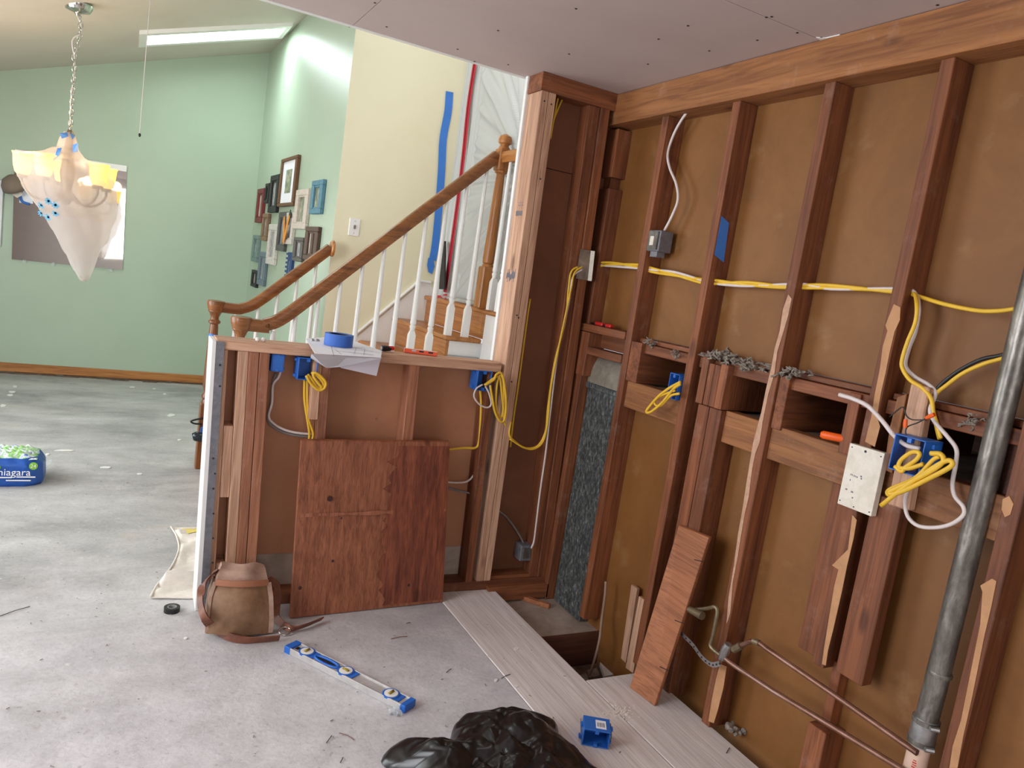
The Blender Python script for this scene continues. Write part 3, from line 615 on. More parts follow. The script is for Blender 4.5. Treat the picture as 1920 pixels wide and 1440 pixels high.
o = tag(MB().prism(AY(YW - .006, [(803, 484), (812, 480), (815, 500), (810, 514), (803, 510), (801, 497)]), (0, .002, 0)).build('masking_tape', M['blue_tape']), 'short blue tape end at the foot of the long tape strip', 'tape')
o = tag(MB().hexa(AX(1.90, [(829, 452), (834, 452), (833, 542), (823, 542)])+[p + Vector((.01, 0, 0)) for p in AX(1.90, [(829, 452), (834, 452), (833, 542), (823, 542)])]).build('pole', M['black']), 'narrow black pole standing behind the plastic barrier', 'pole')
t = thing('light_switch', 'white toggle switch plate on the yellow wall', 'switch', (1.325, YW, 1.65))
MB().box(1.288, 1.362, 4.962, 4.97, 1.59, 1.705).build('switch_plate', M['trim_white'], t, bevel=.003)
MB().box(1.318, 1.332, 4.955, 4.962, 1.637, 1.662).build('toggle', plain('toggle_grey', (120, 116, 110), .5), t, bevel=.002)
for z in (1.61, 1.688): MB().lathe([(.003, 0), (.003, .001)], (1.325, 4.962, z), 8, (0, -1, 0)).build('screw', M['steel'], t)

# ================================================================== PICTURE FRAMES
wn = Vector((pn.y, -pn.x, 0)); wn = -wn if wn.x > 0 else wn
def pwp(px, py):
    v = ROT @ Vector((px - 960, 720 - py, -FPX)); tt = (PW0 - CAM).dot(wn) / v.dot(wn); return CAM + v * tt
def pw_box(b, s0, s1, z0, z1, d0, d1):
    P = lambda s, z, d: PW0 + pn * s + wn * d + Vector((0, 0, z))
    return b.hexa([P(s0, z0, d0), P(s1, z0, d0), P(s1, z0, d1), P(s0, z0, d1), P(s0, z1, d0), P(s1, z1, d0), P(s1, z1, d1), P(s0, z1, d1)])
PHOTO = [mottled('photo_%d' % i, [(.3, a), (.5, b_), (.7, c)], 14, .35, 5, 0) for i, (a, b_, c) in enumerate([((70, 84, 66), (130, 136, 112), (206, 200, 180)), ((96, 98, 104), (150, 152, 156), (210, 208, 204)), ((150, 140, 128), (196, 188, 178), (226, 222, 216))])]
FR = [('maroon picture frame below a tiny black one', (120, 40, 44), 1, 2, [(148, 388), (208, 380), (183, 717), (120, 705)]),
      ('tiny black picture frame beside the maroon frame', (30, 30, 32), 1, 2, [(222, 335), (262, 332), (245, 522), (213, 522)]),
      ('tall black picture frame left of the big matted frame', (26, 26, 28), 1, 1, [(275, 255), (355, 252), (327, 615), (248, 612)]),
      ('largest picture frame, brown wood with a wide white mat', (112, 76, 48), 0, 0, [(372, 92), (530, 75), (498, 558), (348, 548)]),
      ('ornate whitewashed picture frame under the big brown frame', (214, 202, 190), 1, 0, [(522, 397), (640, 388), (612, 778), (497, 770)]),
      ('bright blue picture frame apart from the others', (92, 138, 158), 1, 0, [(675, 312), (782, 297), (760, 625), (657, 630)]),
      ('small tan wooden picture frame under the maroon one', (140, 110, 82), 1, 1, [(197, 625), (250, 622), (232, 890), (175, 880)]),
      ('tall white picture frame in the middle of the cluster', (222, 216, 208), 1, 1, [(258, 725), (338, 728), (306, 1125), (228, 1105)]),
      ('tall dark grey picture frame next to the tall white one', (84, 84, 84), 1, 1, [(358, 610), (430, 608), (402, 995), (327, 975)]),
      ('white picture frame with an orange ribbon across it', (216, 208, 198), 1, 1, [(430, 612), (500, 615), (475, 925), (410, 915)]),
      ('muted teal picture frame close to the wall corner', (120, 144, 138), 1, 1, [(105, 830), (158, 830), (135, 1093), (82, 1080)]),
      ('grey blue picture frame below the teal one', (110, 128, 138), 1, 1, [(160, 995), (228, 990), (205, 1320), (143, 1310)]),
      ('lowest tiny black picture frame', (34, 34, 36), 1, 2, [(88, 1170), (138, 1165), (130, 1337), (80, 1325)]),
      ('charcoal picture frame just above the short oak rail', (88, 82, 76), 1, 1, [(502, 852), (597, 855), (570, 1078), (485, 1090)]),
      ('dark brown frame with two pale strips, nearest the rail end', (84, 58, 42), 1, 2, [(615, 752), (738, 748), (712, 1080), (595, 1070)])]
for lab, colr, kind, ph, q in FR:
    c = [pwp(460 + x / 5.144, 280 + y / 5.144) for x, y in q]; S = [(p - PW0).dot(pn) for p in c]
    s0, s1 = (S[1] + S[2]) / 2, (S[0] + S[3]) / 2; s0 = max(s0, .05); s1 = min(s1, 2.82); z1 = (c[0].z + c[1].z) / 2; z0 = (c[2].z + c[3].z) / 2
    t = thing('picture_frame', lab, 'picture frame', PW0 + pn * (s0 + s1) / 2 + Vector((0, 0, z0)), 'picture frames on the green wall')
    bz = (z1 - z0) * (.07 if kind == 0 else .15); bs = (s1 - s0) * (.10 if kind == 0 else .23); m = frame_mat(colr); b = MB()
    for (a0, a1, e0, e1) in ((s0, s1, z0, z0 + bz), (s0, s1, z1 - bz, z1), (s0, s0 + bs, z0 + bz, z1 - bz), (s1 - bs, s1, z0 + bz, z1 - bz)): pw_box(b, a0, a1, e0, e1, .001, .03)
    bo = b.build('border', m, t, bevel=.004)
    if kind == 0:
        mbd = pw_box(MB(), s0 + bs, s1 - bs, z0 + bz, z1 - bz, .002, .016).build('mat_board', M['paper'], t)
        pw_box(MB(), s0 + bs + .13, s1 - bs - .13, z0 + bz + .08, z1 - bz - .07, .016, .018).build('print', PHOTO[0], mbd)
    else:
        for (a0, a1, e0, e1) in ((s0 + bs, s1 - bs, z0 + bz, z0 + bz + .012), (s0 + bs, s1 - bs, z1 - bz - .012, z1 - bz)): pw_box(MB(), a0, a1, e0, e1, .001, .022).build('inner_lip', m, bo)
        pw_box(MB(), s0 + bs, s1 - bs, z0 + bz, z1 - bz, .002, .012).build('print', PHOTO[ph], t)
        if 'two pale' in lab: pw_box(MB(), (s0 + s1) / 2 - .03, (s0 + s1) / 2 + .03, z0 + bz, z1 - bz, .012, .02).build('divider', m, t)
t = thing('hanging_ribbon', 'orange and black ribbon hanging over a white frame', 'ribbon', pwp(547, 455))
rp = [pwp(460 + x / 5.144, 280 + y / 5.144) + wn * .04 for x, y in ((490, 620), (478, 650), (462, 720), (440, 820), (415, 910))]
MB().ribbon(smoothline(rp[:3], 4), pn, .03, .002).build('black_band', M['black'], t)
MB().ribbon(smoothline([p + wn * .004 for p in rp[1:]] , 4), pn, .022, .002).build('orange_band', plain('ribbon_orange', (226, 150, 60), .7), t)
MB().ribbon(smoothline([pwp(460 + x / 5.144, 280 + y / 5.144) + wn * .045 for x, y in ((430, 660), (428, 780), (420, 900))], 4), pn, .02, .002).build('orange_band', plain('ribbon_orange2', (226, 150, 60), .7), t)
t = thing('wooden_pennant', 'dark blue notched hanging behind the short oak rail', 'wall hanging', pwp(545, 500))
c = [pwp(460 + x / 5.144, 280 + y / 5.144) for x, y in ((415, 990), (480, 1000), (455, 1300), (400, 1280))]
S = [(p - PW0).dot(pn) for p in c]; s0, s1, z0, z1 = (S[1] + S[2]) / 2, (S[0] + S[3]) / 2, c[2].z, c[0].z; b = MB(); pw_box(b, s0, s1 - .06, z0, z1, .002, .02)
for k in range(7): zz = z0 + (z1 - z0) * (k + .3) / 7; pw_box(b, s1 - .06, s1, zz, zz + (z1 - z0) * .07, .002, .02)
b.build('board', plain('navy', (30, 62, 110), .6), t); pw_box(MB(), s0 + .08, s1 - .14, z1 - .16, z1 - .07, .02, .022).build('label_panel', PHOTO[1], t)

# ================================================================== CHANDELIER
CX, CY = -.372, 5.83
t = thing('chandelier', 'lit chandelier with glass shades hanging on a chain', 'chandelier', (CX, CY, 1.62))
b = MB(); b.lathe([(.085, .0), (.085, -.012), (.07, -.04), (.02, -.055), (.008, -.075)], (CX, CY, zs(CX) + .01), 24); b.build('canopy', M['chrome'], t, smooth='auto')
z = zs(CX) - .06; i = 0; b = MB()
while z > 2.0:
    a = (1, 0) if i % 2 else (.25, .97); px = CX + (.02 * math.sin((z - 2.5) * 9) if z > 2.45 else 0)
    ring = [Vector((px + a[0] * .012 * math.cos(q), CY + a[1] * .012 * math.cos(q), z - .02 + .022 * math.sin(q))) for q in [2 * math.pi * k / 10 for k in range(10)]]
    b.tube(ring, .0036, 5, closed=True); z -= .034; i += 1
b.build('chain', M['chrome'], t, smooth=True)
MB().tube(smoothline([(CX, CY, zs(CX) - .06), (CX + .03, CY, 2.62), (CX - .02, CY, 2.55), (CX + .005, CY, 2.4), (CX - .008, CY, 2.2), (CX, CY, 1.97)], 5), .004, 6).build('cord', M['white_wire'], t, smooth=True)
MB().lathe([(.012, 2.0), (.03, 1.97), (.022, 1.93), (.03, 1.85), (.045, 1.72), (.03, 1.62), (.05, 1.56), (.02, 1.52)][::-1], (CX, CY, 0), 16).build('column', M['brass'], t, smooth='auto')
for k, dg in enumerate((172, 244, 316, 28, 100)):
    a = R_(dg); ux, uy = math.cos(a), math.sin(a); r = .255
    P = lambda rr, zz: Vector((CX + ux * rr, CY + uy * rr, zz))
    arm = MB().tube(smoothline([P(.03, 1.60), P(.10, 1.535), P(.19, 1.54), P(.25, 1.60), P(r, 1.655)], 5), .008, 7).build('arm', plain('bronze', (120, 104, 84), .35, .7), t, smooth=True)
    s = MB().lathe([(.024, 1.66), (.042, 1.68), (.052, 1.72), (.058, 1.79), (.064, 1.805), (.06, 1.805), (.05, 1.72), (.026, 1.675)], (CX + ux * r, CY + uy * r, 0), 18).build('glass_shade', M['shade'], arm, smooth=True)
    MB().lathe([(.03, 1.645), (.034, 1.655), (.03, 1.668)], (CX + ux * r, CY + uy * r, 0), 14).build('socket_cup', M['brass'], arm, smooth=True)
    l = bpy.data.lights.new('chandelier_bulb', 'POINT'); l.energy = 1.7; l.color = (1.0, .68, .38); l.shadow_soft_size = .05
    lo = bpy.data.objects.new('chandelier_bulb', l); COL.objects.link(lo); lo.location = P(r, 1.85); put(lo, t)
t = thing('plastic_bag', 'thin white plastic bag taped around the chandelier', 'plastic bag', (CX, CY, 1.04))
rows = [(248, 121, 138), (262, 112, 143), (280, 106, 147), (290, 84, 160), (298, 50, 178), (308, 32, 195), (324, 30, 208), (346, 36, 214), (370, 50, 216), (398, 74, 214), (420, 89, 209), (440, 101, 203), (462, 113, 190), (482, 126, 182), (502, 136, 175), (518, 145, 169), (526, 152, 163)]
b = MB(); vs = []; fs = []; SG = 36; full = []
for i in range(len(rows) - 1):
    for k in range(3): f_ = k / 3; full.append(tuple(rows[i][j] * (1 - f_) + rows[i + 1][j] * f_ for j in range(3)))
full.append(rows[-1])
for i, (py, l_, r_) in enumerate(full):
    L, Rr = at(1, CY, l_, py), at(1, CY, r_, py); c = (L + Rr) / 2; w_ = (Rr - L).length / 2
    for k in range(SG):
        a = 2 * math.pi * k / SG; wr = 1.03 + .05 * noise.noise(Vector((math.cos(a) * 3.2, math.sin(a) * 3.2, i * .10))) + .06 * noise.noise(Vector((math.cos(a) * 9, math.sin(a) * 9, i * .25)))
        vs.append(c + Vector((math.cos(a) * w_ * wr, math.sin(a) * (w_ * 1.02 + (.06 if 298 < py < 400 else 0)) * wr, .02 * noise.noise(Vector((a * 3, i * .4, 3))))))
n = len(full)
for i in range(n - 1):
    for k in range(SG): fs.append([i * SG + k, i * SG + (k + 1) % SG, (i + 1) * SG + (k + 1) % SG, (i + 1) * SG + k])
fs.append([(n - 1) * SG + k for k in range(SG)])
b.add(vs, fs).build('bag_film', M['bagfilm'], t, smooth=True)
bag_tree = BVHTree.FromPolygons([tuple(v) for v in vs], fs)
def on_bag(px, py):
    d_ = (ROT @ Vector((px - 960, 720 - py, -FPX))).normalized(); h_ = bag_tree.ray_cast(CAM, d_)[0]
    return (h_ - d_ * .006) if h_ else at(1, CY - .1, px, py)
for q in ([(112, 250), (126, 248), (128, 256), (116, 260)], [(136, 272), (146, 268), (147, 284), (136, 286)], [(108, 278), (116, 277), (110, 292), (100, 302), (102, 292)], [(130, 248), (140, 255), (136, 262)]):
    MB().prism([on_bag(*p_) for p_ in q], (0, -.003, 0)).build('tape_piece', M['blue_tape'], t)
cxp, cyp = 91, 392
for k in range(6):
    a = R_(90 + 60 * k); c0 = on_bag(cxp + 15 * math.cos(a), cyp - 15 * math.sin(a)); b = MB()
    for j in range(4):
        aa = R_(45 * j + 15 * k); d = Vector((math.cos(aa) * .022, 0, math.sin(aa) * .022)); b.bar(c0 - d, c0 + d, (0, .0015, 0), (-math.sin(aa) * .004, 0, math.cos(aa) * .004))
    b.build('printed_flake', plain('flake_blue', (96, 170, 206), .6), t)
o = tag(MB().tube(smoothline([at(1, 5.0, 282, 0) + Vector((0, 0, .1)), at(1, 5.0, 272, 120), at(1, 5.0, 262, 250)], 4), .0022, 6).build('pull_cord', M['white_wire'], smooth=True), 'thin white pull cord hanging by the bright skylight', 'cord')
MB().lathe([(.004, 0), (.008, -.008), (.004, -.02)], at(1, 5.0, 262, 250), 10).build('pull_knob', M['black'], o, smooth=True)

# ================================================================== BACK WALL ITEMS
t = thing('wall_mirror', 'frameless square mirror on the sage green wall behind the chandelier', 'mirror', (-.46, YF, 1.0))
c = AY(YF - .012, [(28, 280), (238, 311), (230, 506), (22, 486)])
MB().prism(c, (0, .010, 0)).build('glass', M['mirror'], t)
for px, py in ((46, 489), (100, 494), (208, 506)): p = at(1, YF - .014, px, py); MB().box(p.x - .012, p.x + .012, p.y - .006, p.y + .004, p.z - .02, p.z + .008).build('clip', M['clear'], t)
MB().prism(AY(YF - .016, [(150, 298), (238, 311), (237, 322), (150, 308)]), (0, .003, 0)).build('reflective_strip', M['white_paint'], t)
t = thing('baseball_cap', 'brown and white cap hung at the mirror edge', 'cap', at(1, YF - .06, 27, 350))
c = at(1, YF - .05, 30, 352); b = MB(); b.lathe([(.105, 0), (.10, .04), (.075, .085), (.03, .11), (.001, .115)], c, 18, (-.35, -.45, .75)); b.build('crown', plain('cap_brown', (128, 112, 100), .8), t, smooth=True)
MB().prism([at(1, YF - .09, *p) for p in ((18, 352), (40, 356), (42, 366), (32, 371), (22, 364))], (0, .012, 0)).build('brim', plain('cap_white', (214, 206, 196), .8), t)
t = thing('paper_badge', 'white paper with a blue ring beside the cap', 'paper', at(1, YF - .02, 48, 368))
MB().prism(AY(YF - .02, [(38, 356), (58, 354), (62, 382), (36, 380)]), (0, .004, 0)).build('sheet', M['paper'], t)
MB().tube(smoothline(AY(YF - .024, [(41, 356), (38, 366), (42, 378), (56, 383)]), 4), .012, 6).build('blue_arc', M['blue_box'], t, smooth=True)
o = tag(MB().box(-1.25, at(1, YF - .02, 4, 400).x, YF - .03, YF - .001, at(1, YF, 0, 462).z, at(1, YF, 0, 338).z).build('poster_board', M['paper'], bevel=.004), 'white framed board cut off at the picture edge', 'picture')
# ================================================================== ELECTRICAL BOXES
def blue_box(label, loc, rz, w_, h_, d_, rx=0, group='blue plastic outlet boxes', back=False, label_sticker=False):
    """open gang box; opening faces local -Y; loc is the middle of its bottom edge"""
    t = thing('outlet_box', label, 'electrical box', loc, group, rot=(rx, 0, rz)); th = .0035
    mt = Matrix.Translation(loc) @ (Matrix.Rotation(rz, 4, 'Z') @ Matrix.Rotation(rx, 4, 'X'))
    def bb(nm, boxes, mat, bev=0, par=None):
        b = MB()
        for q in boxes: b.box(*q)
        b.v = [tuple(mt @ Vector(p)) for p in b.v]; return b.build(nm, mat, par or t, bevel=bev)
    sg = 1 if not back else -1
    shl = bb('shell', [(-w_ / 2, w_ / 2, -d_ / 2, d_ / 2, 0, th), (-w_ / 2, w_ / 2, -d_ / 2, d_ / 2, h_ - th, h_), (-w_ / 2, -w_ / 2 + th, -d_ / 2, d_ / 2, th, h_ - th), (w_ / 2 - th, w_ / 2, -d_ / 2, d_ / 2, th, h_ - th),
                 (-w_ / 2 + th, w_ / 2 - th, sg * (d_ / 2 - th / 2) - th / 2, sg * (d_ / 2 - th / 2) + th / 2, th, h_ - th)], M['blue_box'], .001)
    for sx in (-1, 1):
        for g0, g1 in ((.08, .2), (.8, .92)): bb('nail_bracket', [(sx * w_ / 2 - .004 + sx * .005, sx * w_ / 2 + .004 + sx * .005, -d_ * .15, d_ * .1, h_ * g0, h_ * g1)], M['blue_box'], 0, shl)
    for sz in (.1, .9): bb('screw_ear', [(-.006, .006, -d_ / 2 - .002, -d_ / 2 + .012, h_ * sz - .006, h_ * sz + .006)], M['blue_box'], 0, shl)
    if label_sticker:
        stk = bb('barcode_sticker', [(-.004, .030, -d_ * .32, d_ * .28, h_, h_ + .0006)], M['paper'])
        bb('barcode', [(.001 + i * .0032, .0026 + i * .0032 - (.0007 if i % 3 else 0), -d_ * .2, d_ * .1, h_ + .0006, h_ + .001) for i in range(8)], M['dark_ink'], 0, stk)['kind'] = 'stuff'
        for sx in (-1, 1):
            b = MB(); a = mt @ Vector((sx * (w_ / 2 + .006), -d_ * .4, h_ * .55)); e = mt @ Vector((sx * (w_ / 2 + .006), d_ * .5, h_ * .75)); b.tube([a, e], .002, 6); b.build('nail', M['steel'], t)
    return t
def cable(nm, label, pts, mat, r=.0055, group=None, cat='cable', flat=None):
    o = MB().tube(smoothline(pts, 6), r, 8, flat=flat).build(nm, mat, smooth=True); return tag(o, label, cat, group)
GY = 'yellow cables'
blue_box('blue outlet box seen from behind beside the doubled studs', (.547, 2.975, .967), 0, .048, .068, .07, back=True)
blue_box('blue outlet box with coiled yellow cable under the paper plans', (.660, 2.955, .945), 0, .076, .088, .075)
blue_box('blue outlet box at the top of the half wall beside the post', (1.432, 2.955, .95), 0, .07, .09, .075)
blue_box('blue outlet box in the joist pocket with a yellow cable loop', (1.945, 2.232, 1.085), -R_(90), .058, .10, .075)
blue_box('blue outlet box on pale wood block with many tangled cables', (1.888, 1.203, 1.095), -R_(90), .088, .098, .075)
blue_box('loose blue outlet box with a barcode sticker on the floor', (1.462, 1.788, .003), -R_(31), .088, .058, .078, label_sticker=True)
# half wall cables
hw = lambda y, *p: AY(y, p)
cable('grey_cable', 'grey cable looping down from the blue box beside the doubled studs', hw(2.985, (517, 700), (511, 722), (508, 755), (502, 780), (508, 796), (530, 810), (560, 817), (600, 820)), M['grey_wire'], .005)
cable('white_cable', 'white cable looping beside the grey one in the half wall', hw(2.975, (526, 697), (522, 708), (512, 722), (510, 755), (504, 780), (512, 793), (532, 805), (560, 812), (600, 815)), M['white_wire'], .005)
cable('yellow_cable', 'yellow cable coil poking out of the box under the plans', hw(2.90, (574, 704), (582, 718), (596, 731), (607, 729), (611, 718), (602, 706), (590, 699), (588, 706), (598, 720), (604, 726)), M['yellow_wire'], .0055, GY)
cable('yellow_cable', 'second yellow coil poking out of the box under the plans', hw(2.905, (577, 702), (586, 714), (594, 726), (602, 728), (606, 720), (598, 708), (584, 698)), M['yellow_wire'], .0055, GY)
for dx, la in ((0, 'left strand of the yellow cable pair below the plans'), (5, 'right strand of the yellow cable pair below the plans')):
    cable('yellow_cable', la, hw(2.965, (571 + dx, 712), (571 + dx, 750), (576 + dx * .5, 785), (580 + dx * 1.4, 812), (579 + dx * 1.1, 828)), M['yellow_wire'], .005, GY)
cable('yellow_cable', 'large yellow cable coil hanging in front of the post', hw(2.895, (910, 722), (926, 712), (930, 703), (940, 700), (946, 722), (949, 756), (946, 786), (938, 790), (928, 772), (922, 740), (919, 722)), M['yellow_wire'], .0055, GY)
cable('yellow_cable', 'inner turn of the yellow coil in front of the post', hw(2.902, (908, 722), (934, 706), (940, 730), (943, 770), (938, 782), (930, 760), (932, 720), (938, 704), (944, 720), (944, 780), (948, 798)), M['yellow_wire'], .005, GY)
cable('white_cable', 'white cable loop at the box beside the post', hw(2.905, (905, 721), (893, 729), (889, 744), (900, 759), (914, 764), (921, 757), (917, 738), (910, 724)), M['white_wire'], .004)
cable('yellow_cable', 'yellow cable running down from the box beside the post', hw(2.955, (900, 728), (902, 759), (900, 806), (897, 832), (890, 840), (870, 840), (835, 844)), M['yellow_wire'], .0055, GY)
cable('white_cable', 'white cable curving behind the leaning plywood', hw(2.975, (902, 800), (898, 838), (893, 878), (880, 900), (860, 905), (830, 903)), M['white_wire'], .0045)
cable('grey_cable', 'short grey cable end behind the leaning plywood', hw(2.99, (832, 912), (855, 919), (878, 924), (892, 931)), M['grey_wire'], .0045)
b = MB()
# corner bay cables
cable('yellow_cable', 'yellow cable draping down the dark corner bay', hw(2.928, (1092, 498), (1072, 508), (1066, 540), (1060, 600), (1040, 680), (1028, 760), (1023, 808), (1008, 836), (985, 840), (966, 828), (955, 815), (958, 790)), M['yellow_wire'], .005, GY)
cable('yellow_cable', 'second yellow cable beside it in the dark corner bay', hw(2.922, (1092, 500), (1077, 512), (1070, 545), (1054, 620), (1034, 720), (1027, 790), (1018, 828), (1000, 842), (980, 838), (956, 823)), M['yellow_wire'], .0045, GY)
cable('white_cable', 'white cable running down to the rusty box in the corner', hw(2.924, (1092, 505), (1074, 520), (1066, 570), (1046, 660), (1031, 780), (1023, 850), (1013, 920), (1005, 985), (1001, 1015), (996, 1028)), M['white_wire'], .0045)
cable('yellow_cable', 'yellow cable peeking out along the post edge', hw(2.99, (994, 560), (988, 600), (980, 660), (972, 720), (962, 790), (957, 838)), M['yellow_wire'], .005, GY)
cable('yellow_cable', 'yellow cable at the top of the post, upright strand', hw(2.985, (1049, 170), (1045, 190), (1038, 226), (1032, 260)), M['yellow_wire'], .004, GY)
cable('yellow_cable', 'yellow cable at the top of the post, slanted strand', hw(2.99, (1059, 176), (1050, 196), (1038, 226), (1030, 262)), M['yellow_wire'], .004, GY)
cable('grey_cable', 'grey cable entering the rusty box in the corner', hw(2.99, (936, 958), (952, 972), (972, 1000), (986, 1028)), M['grey_wire'], .0045)
t = thing('junction_box', 'small rusty steel junction box low in the corner bay', 'electrical box', at(1, 2.97, 987, 1050))
c0, c1 = at(1, 2.955, 973, 1052), at(1, 2.955, 1001, 1022)
MB().box(c0.x, c1.x, 2.95, 3.015, c0.z, c1.z).build('shell', M['bead'], t, bevel=.003); MB().box(c0.x + .012, c1.x - .012, 2.947, 2.95, c0.z + .014, c1.z - .012).build('cover', M['pipe'], t)
# right wall cable bundle through the studs
run = [(1090, 500), (1112, 497), (1150, 496), (1195, 500), (1222, 506), (1265, 514), (1318, 527), (1345, 530), (1400, 533), (1474, 537), (1506, 536), (1560, 539), (1680, 545), (1712, 549)]
def jig(dy, ph): return [at(0, 1.955, x, y + dy * math.sin(ph + x * .03)) for x, y in run]
cable('yellow_cable', 'upper yellow cable of the bundle threaded through the studs', jig(4, 0) + AX(1.93, [(1770, 570), (1830, 582), (1870, 583), (1905, 579)]), M['yellow_wire'], .0058, GY)
cable('yellow_cable', 'lower yellow cable of the bundle, dropping to the tangled box', jig(4, 2.2) + AX(1.908, [(1719, 572), (1716, 605), (1702, 640), (1692, 672), (1692, 690), (1706, 712), (1730, 728), (1746, 748), (1750, 775), (1758, 800), (1764, 822)]), M['yellow_wire'], .0058, GY)
cable('white_cable', 'white cable of the bundle, looping below the tangled box', jig(4, 4.2) + AX(1.930, [(1723, 575), (1717, 620), (1704, 655), (1698, 685), (1714, 705), (1742, 722), (1754, 738)]) + AX(1.905, [(1744, 768), (1752, 790), (1776, 818), (1793, 842), (1792, 870), (1786, 905), (1790, 930), (1806, 950), (1806, 966), (1785, 982), (1755, 989), (1722, 986), (1702, 968), (1697, 940), (1703, 915)]), M['white_wire'], .0054)
cable('yellow_cable', 'yellow cable branching off behind the big vent pipe', AX(1.935, [(1905, 663), (1880, 672), (1845, 682), (1805, 700), (1775, 722), (1756, 738), (1748, 760), (1756, 800), (1762, 824)]), M['yellow_wire'], .0055, GY)
cable('black_cable', 'black cable above the yellow branch by the vent pipe', AX(1.94, [(1905, 655), (1878, 666), (1840, 674), (1800, 694), (1770, 716), (1752, 735)]), M['black_wire'], .0055)
cable('yellow_cable', 'yellow cable loop poking out of the joist pocket box', AX(1.87, [(1276, 716), (1256, 727), (1236, 742), (1218, 762), (1212, 772), (1219, 773), (1234, 762), (1246, 750), (1262, 730), (1276, 720)]), M['yellow_wire'], .0055, GY)
cable('yellow_cable', 'short yellow cable curl under the joist pocket loop', AX(1.875, [(1274, 738), (1258, 742), (1240, 760), (1230, 760), (1228, 752), (1240, 742), (1266, 732)]), M['yellow_wire'], .005, GY)
cable('yellow_cable', 'yellow cable end pointing down from the tangled box', AX(1.835, [(1745, 850), (1764, 852), (1768, 866), (1745, 884), (1705, 905), (1668, 922), (1676, 926), (1700, 918), (1740, 898), (1778, 878), (1786, 868), (1775, 864), (1745, 880), (1690, 918), (1652, 948)]), M['yellow_wire'], .0065, GY)
cable('yellow_cable', 'small yellow curl above the other loops of the tangled box', AX(1.845, [(1732, 870), (1705, 878), (1686, 876), (1690, 862), (1710, 848), (1724, 850), (1718, 862), (1698, 876), (1690, 884), (1678, 874)]), M['yellow_wire'], .006, GY)
cable('yellow_cable', 'middle yellow loop of the tangled box', AX(1.84, [(1736, 880), (1710, 900), (1672, 916), (1664, 924), (1672, 928), (1700, 912), (1728, 886), (1750, 862), (1762, 856)]), M['yellow_wire'], .006, GY)
cable('white_cable', 'grey white cable stub reaching from the tangled box into the slot', AX(1.875, [(1574, 740), (1600, 748), (1628, 762), (1655, 790), (1675, 815), (1698, 834), (1726, 842)]), M['white_wire'], .0065)
t = thing('wire_connectors', 'two orange wire connectors on thin black wires', 'wire connector', at(0, 1.87, 1705, 790))
MB().tube(smoothline(AX(1.868, [(1668, 782), (1684, 768), (1694, 764), (1700, 780), (1712, 787), (1738, 787)]), 5), .0018, 6).build('wire', M['black_wire'], t, smooth=True)
MB().tube(smoothline(AX(1.868, [(1740, 782), (1722, 792), (1702, 800), (1698, 812), (1704, 826)]), 5), .0018, 6).build('wire', M['black_wire'], t, smooth=True)
for a, e in (((1736, 784), (1752, 777)), ((1698, 786), (1697, 802))):
    p, q = AX(1.864, [a, e]); MB().tube([p, (p + q) / 2, q], [.0045, .006, .0055], 8).build('connector', M['orange'], t, smooth='auto')
cable('white_cable', 'white cable hanging from the header beam to a steel box', AX(1.945, [(1290, 208), (1276, 228), (1262, 255), (1252, 288), (1256, 315), (1268, 345), (1271, 375), (1260, 405), (1246, 432)]), M['white_wire'], .0055)
t = thing('junction_box', 'steel junction box on the stud below the white cable', 'electrical box', (1.95, 2.54, 1.65))
MB().box(1.918, 1.985, 2.482, 2.56, 1.652, 1.738).build('shell', M['bead'], t, bevel=.003)
MB().box(1.912, 1.918, 2.49, 2.552, 1.658, 1.732).build('cover', M['pipe'], t); MB().box(1.909, 1.912, 2.512, 2.535, 1.675, 1.712).build('label', M['plate'], t)
MB().box(1.93, 1.97, 2.50, 2.545, 1.63, 1.652).build('clamp', M['bead'], t)
cable('brown_cable', 'thin brown cable dropping from a stud hole into the floor pit', AX(1.93, [(1136, 1090), (1134, 1120), (1128, 1165)]) + AX(1.90, [(1124, 1200), (1114, 1240), (1101, 1278)]), plain('brown_sheath', (150, 122, 104), .6), .006)

# ================================================================== DUCT, PIPES, LOOSE WOOD
t = thing('air_duct', 'galvanised sheet metal duct rising between corner studs', 'duct', (1.98, 2.76, -.06))
MB().box(1.957, 2.006, 2.648, 2.885, -.055, 1.045).build('duct_body', M['galv'], t, bevel=.004)
b = MB(); K = 10; pr = [Vector((1.955, 0, 1.02))] + [Vector((2.006 - .051 * math.cos(a), 0, 1.045 + .118 * math.sin(a))) for a in [math.pi / 2 * k / K for k in range(K + 1)]] + [Vector((2.006, 0, 1.02))]
b.prism([p + Vector((0, 2.640, 0)) for p in pr], (0, .252, 0)); b.build('elbow', M['galv_cap'], t, smooth='auto')
MB().box(1.951, 2.006, 2.636, 2.896, 1.008, 1.035).build('collar', M['galv'], t, bevel=.003)
VX, VY = 1.93, 1.036
t = thing('vent_pipe', 'grey galvanised vent pipe joined to cream plastic pipe', 'pipe', (VX, VY, 0))
def vp(px, py): p = at(0, VX, px, py); return p
top, j1, j2, bot = vp(1930, 540), vp(1775, 1205), vp(1738, 1362), vp(1690, 1500)
ctr = lambda px, py: at(0, VX, px, py)
A, Bq = ctr(1872, 803), ctr(1753, 1290); dv = (A - Bq).normalized(); A2 = A + dv * ((2.3 - A.z) / dv.z); E = ctr(1733, 1365); D = ctr(1722, 1405)
MB().tube([A2, A, Bq, E], .0285, 20).build('iron_pipe', M['pipe'], t, smooth='auto')
ringp = ctr(1762, 1262); MB().tube([ringp - dv * .006, ringp, ringp + dv * .006], [.0292, .0305, .0292], 20).build('pipe_joint', M['pipe'], t, smooth='auto')
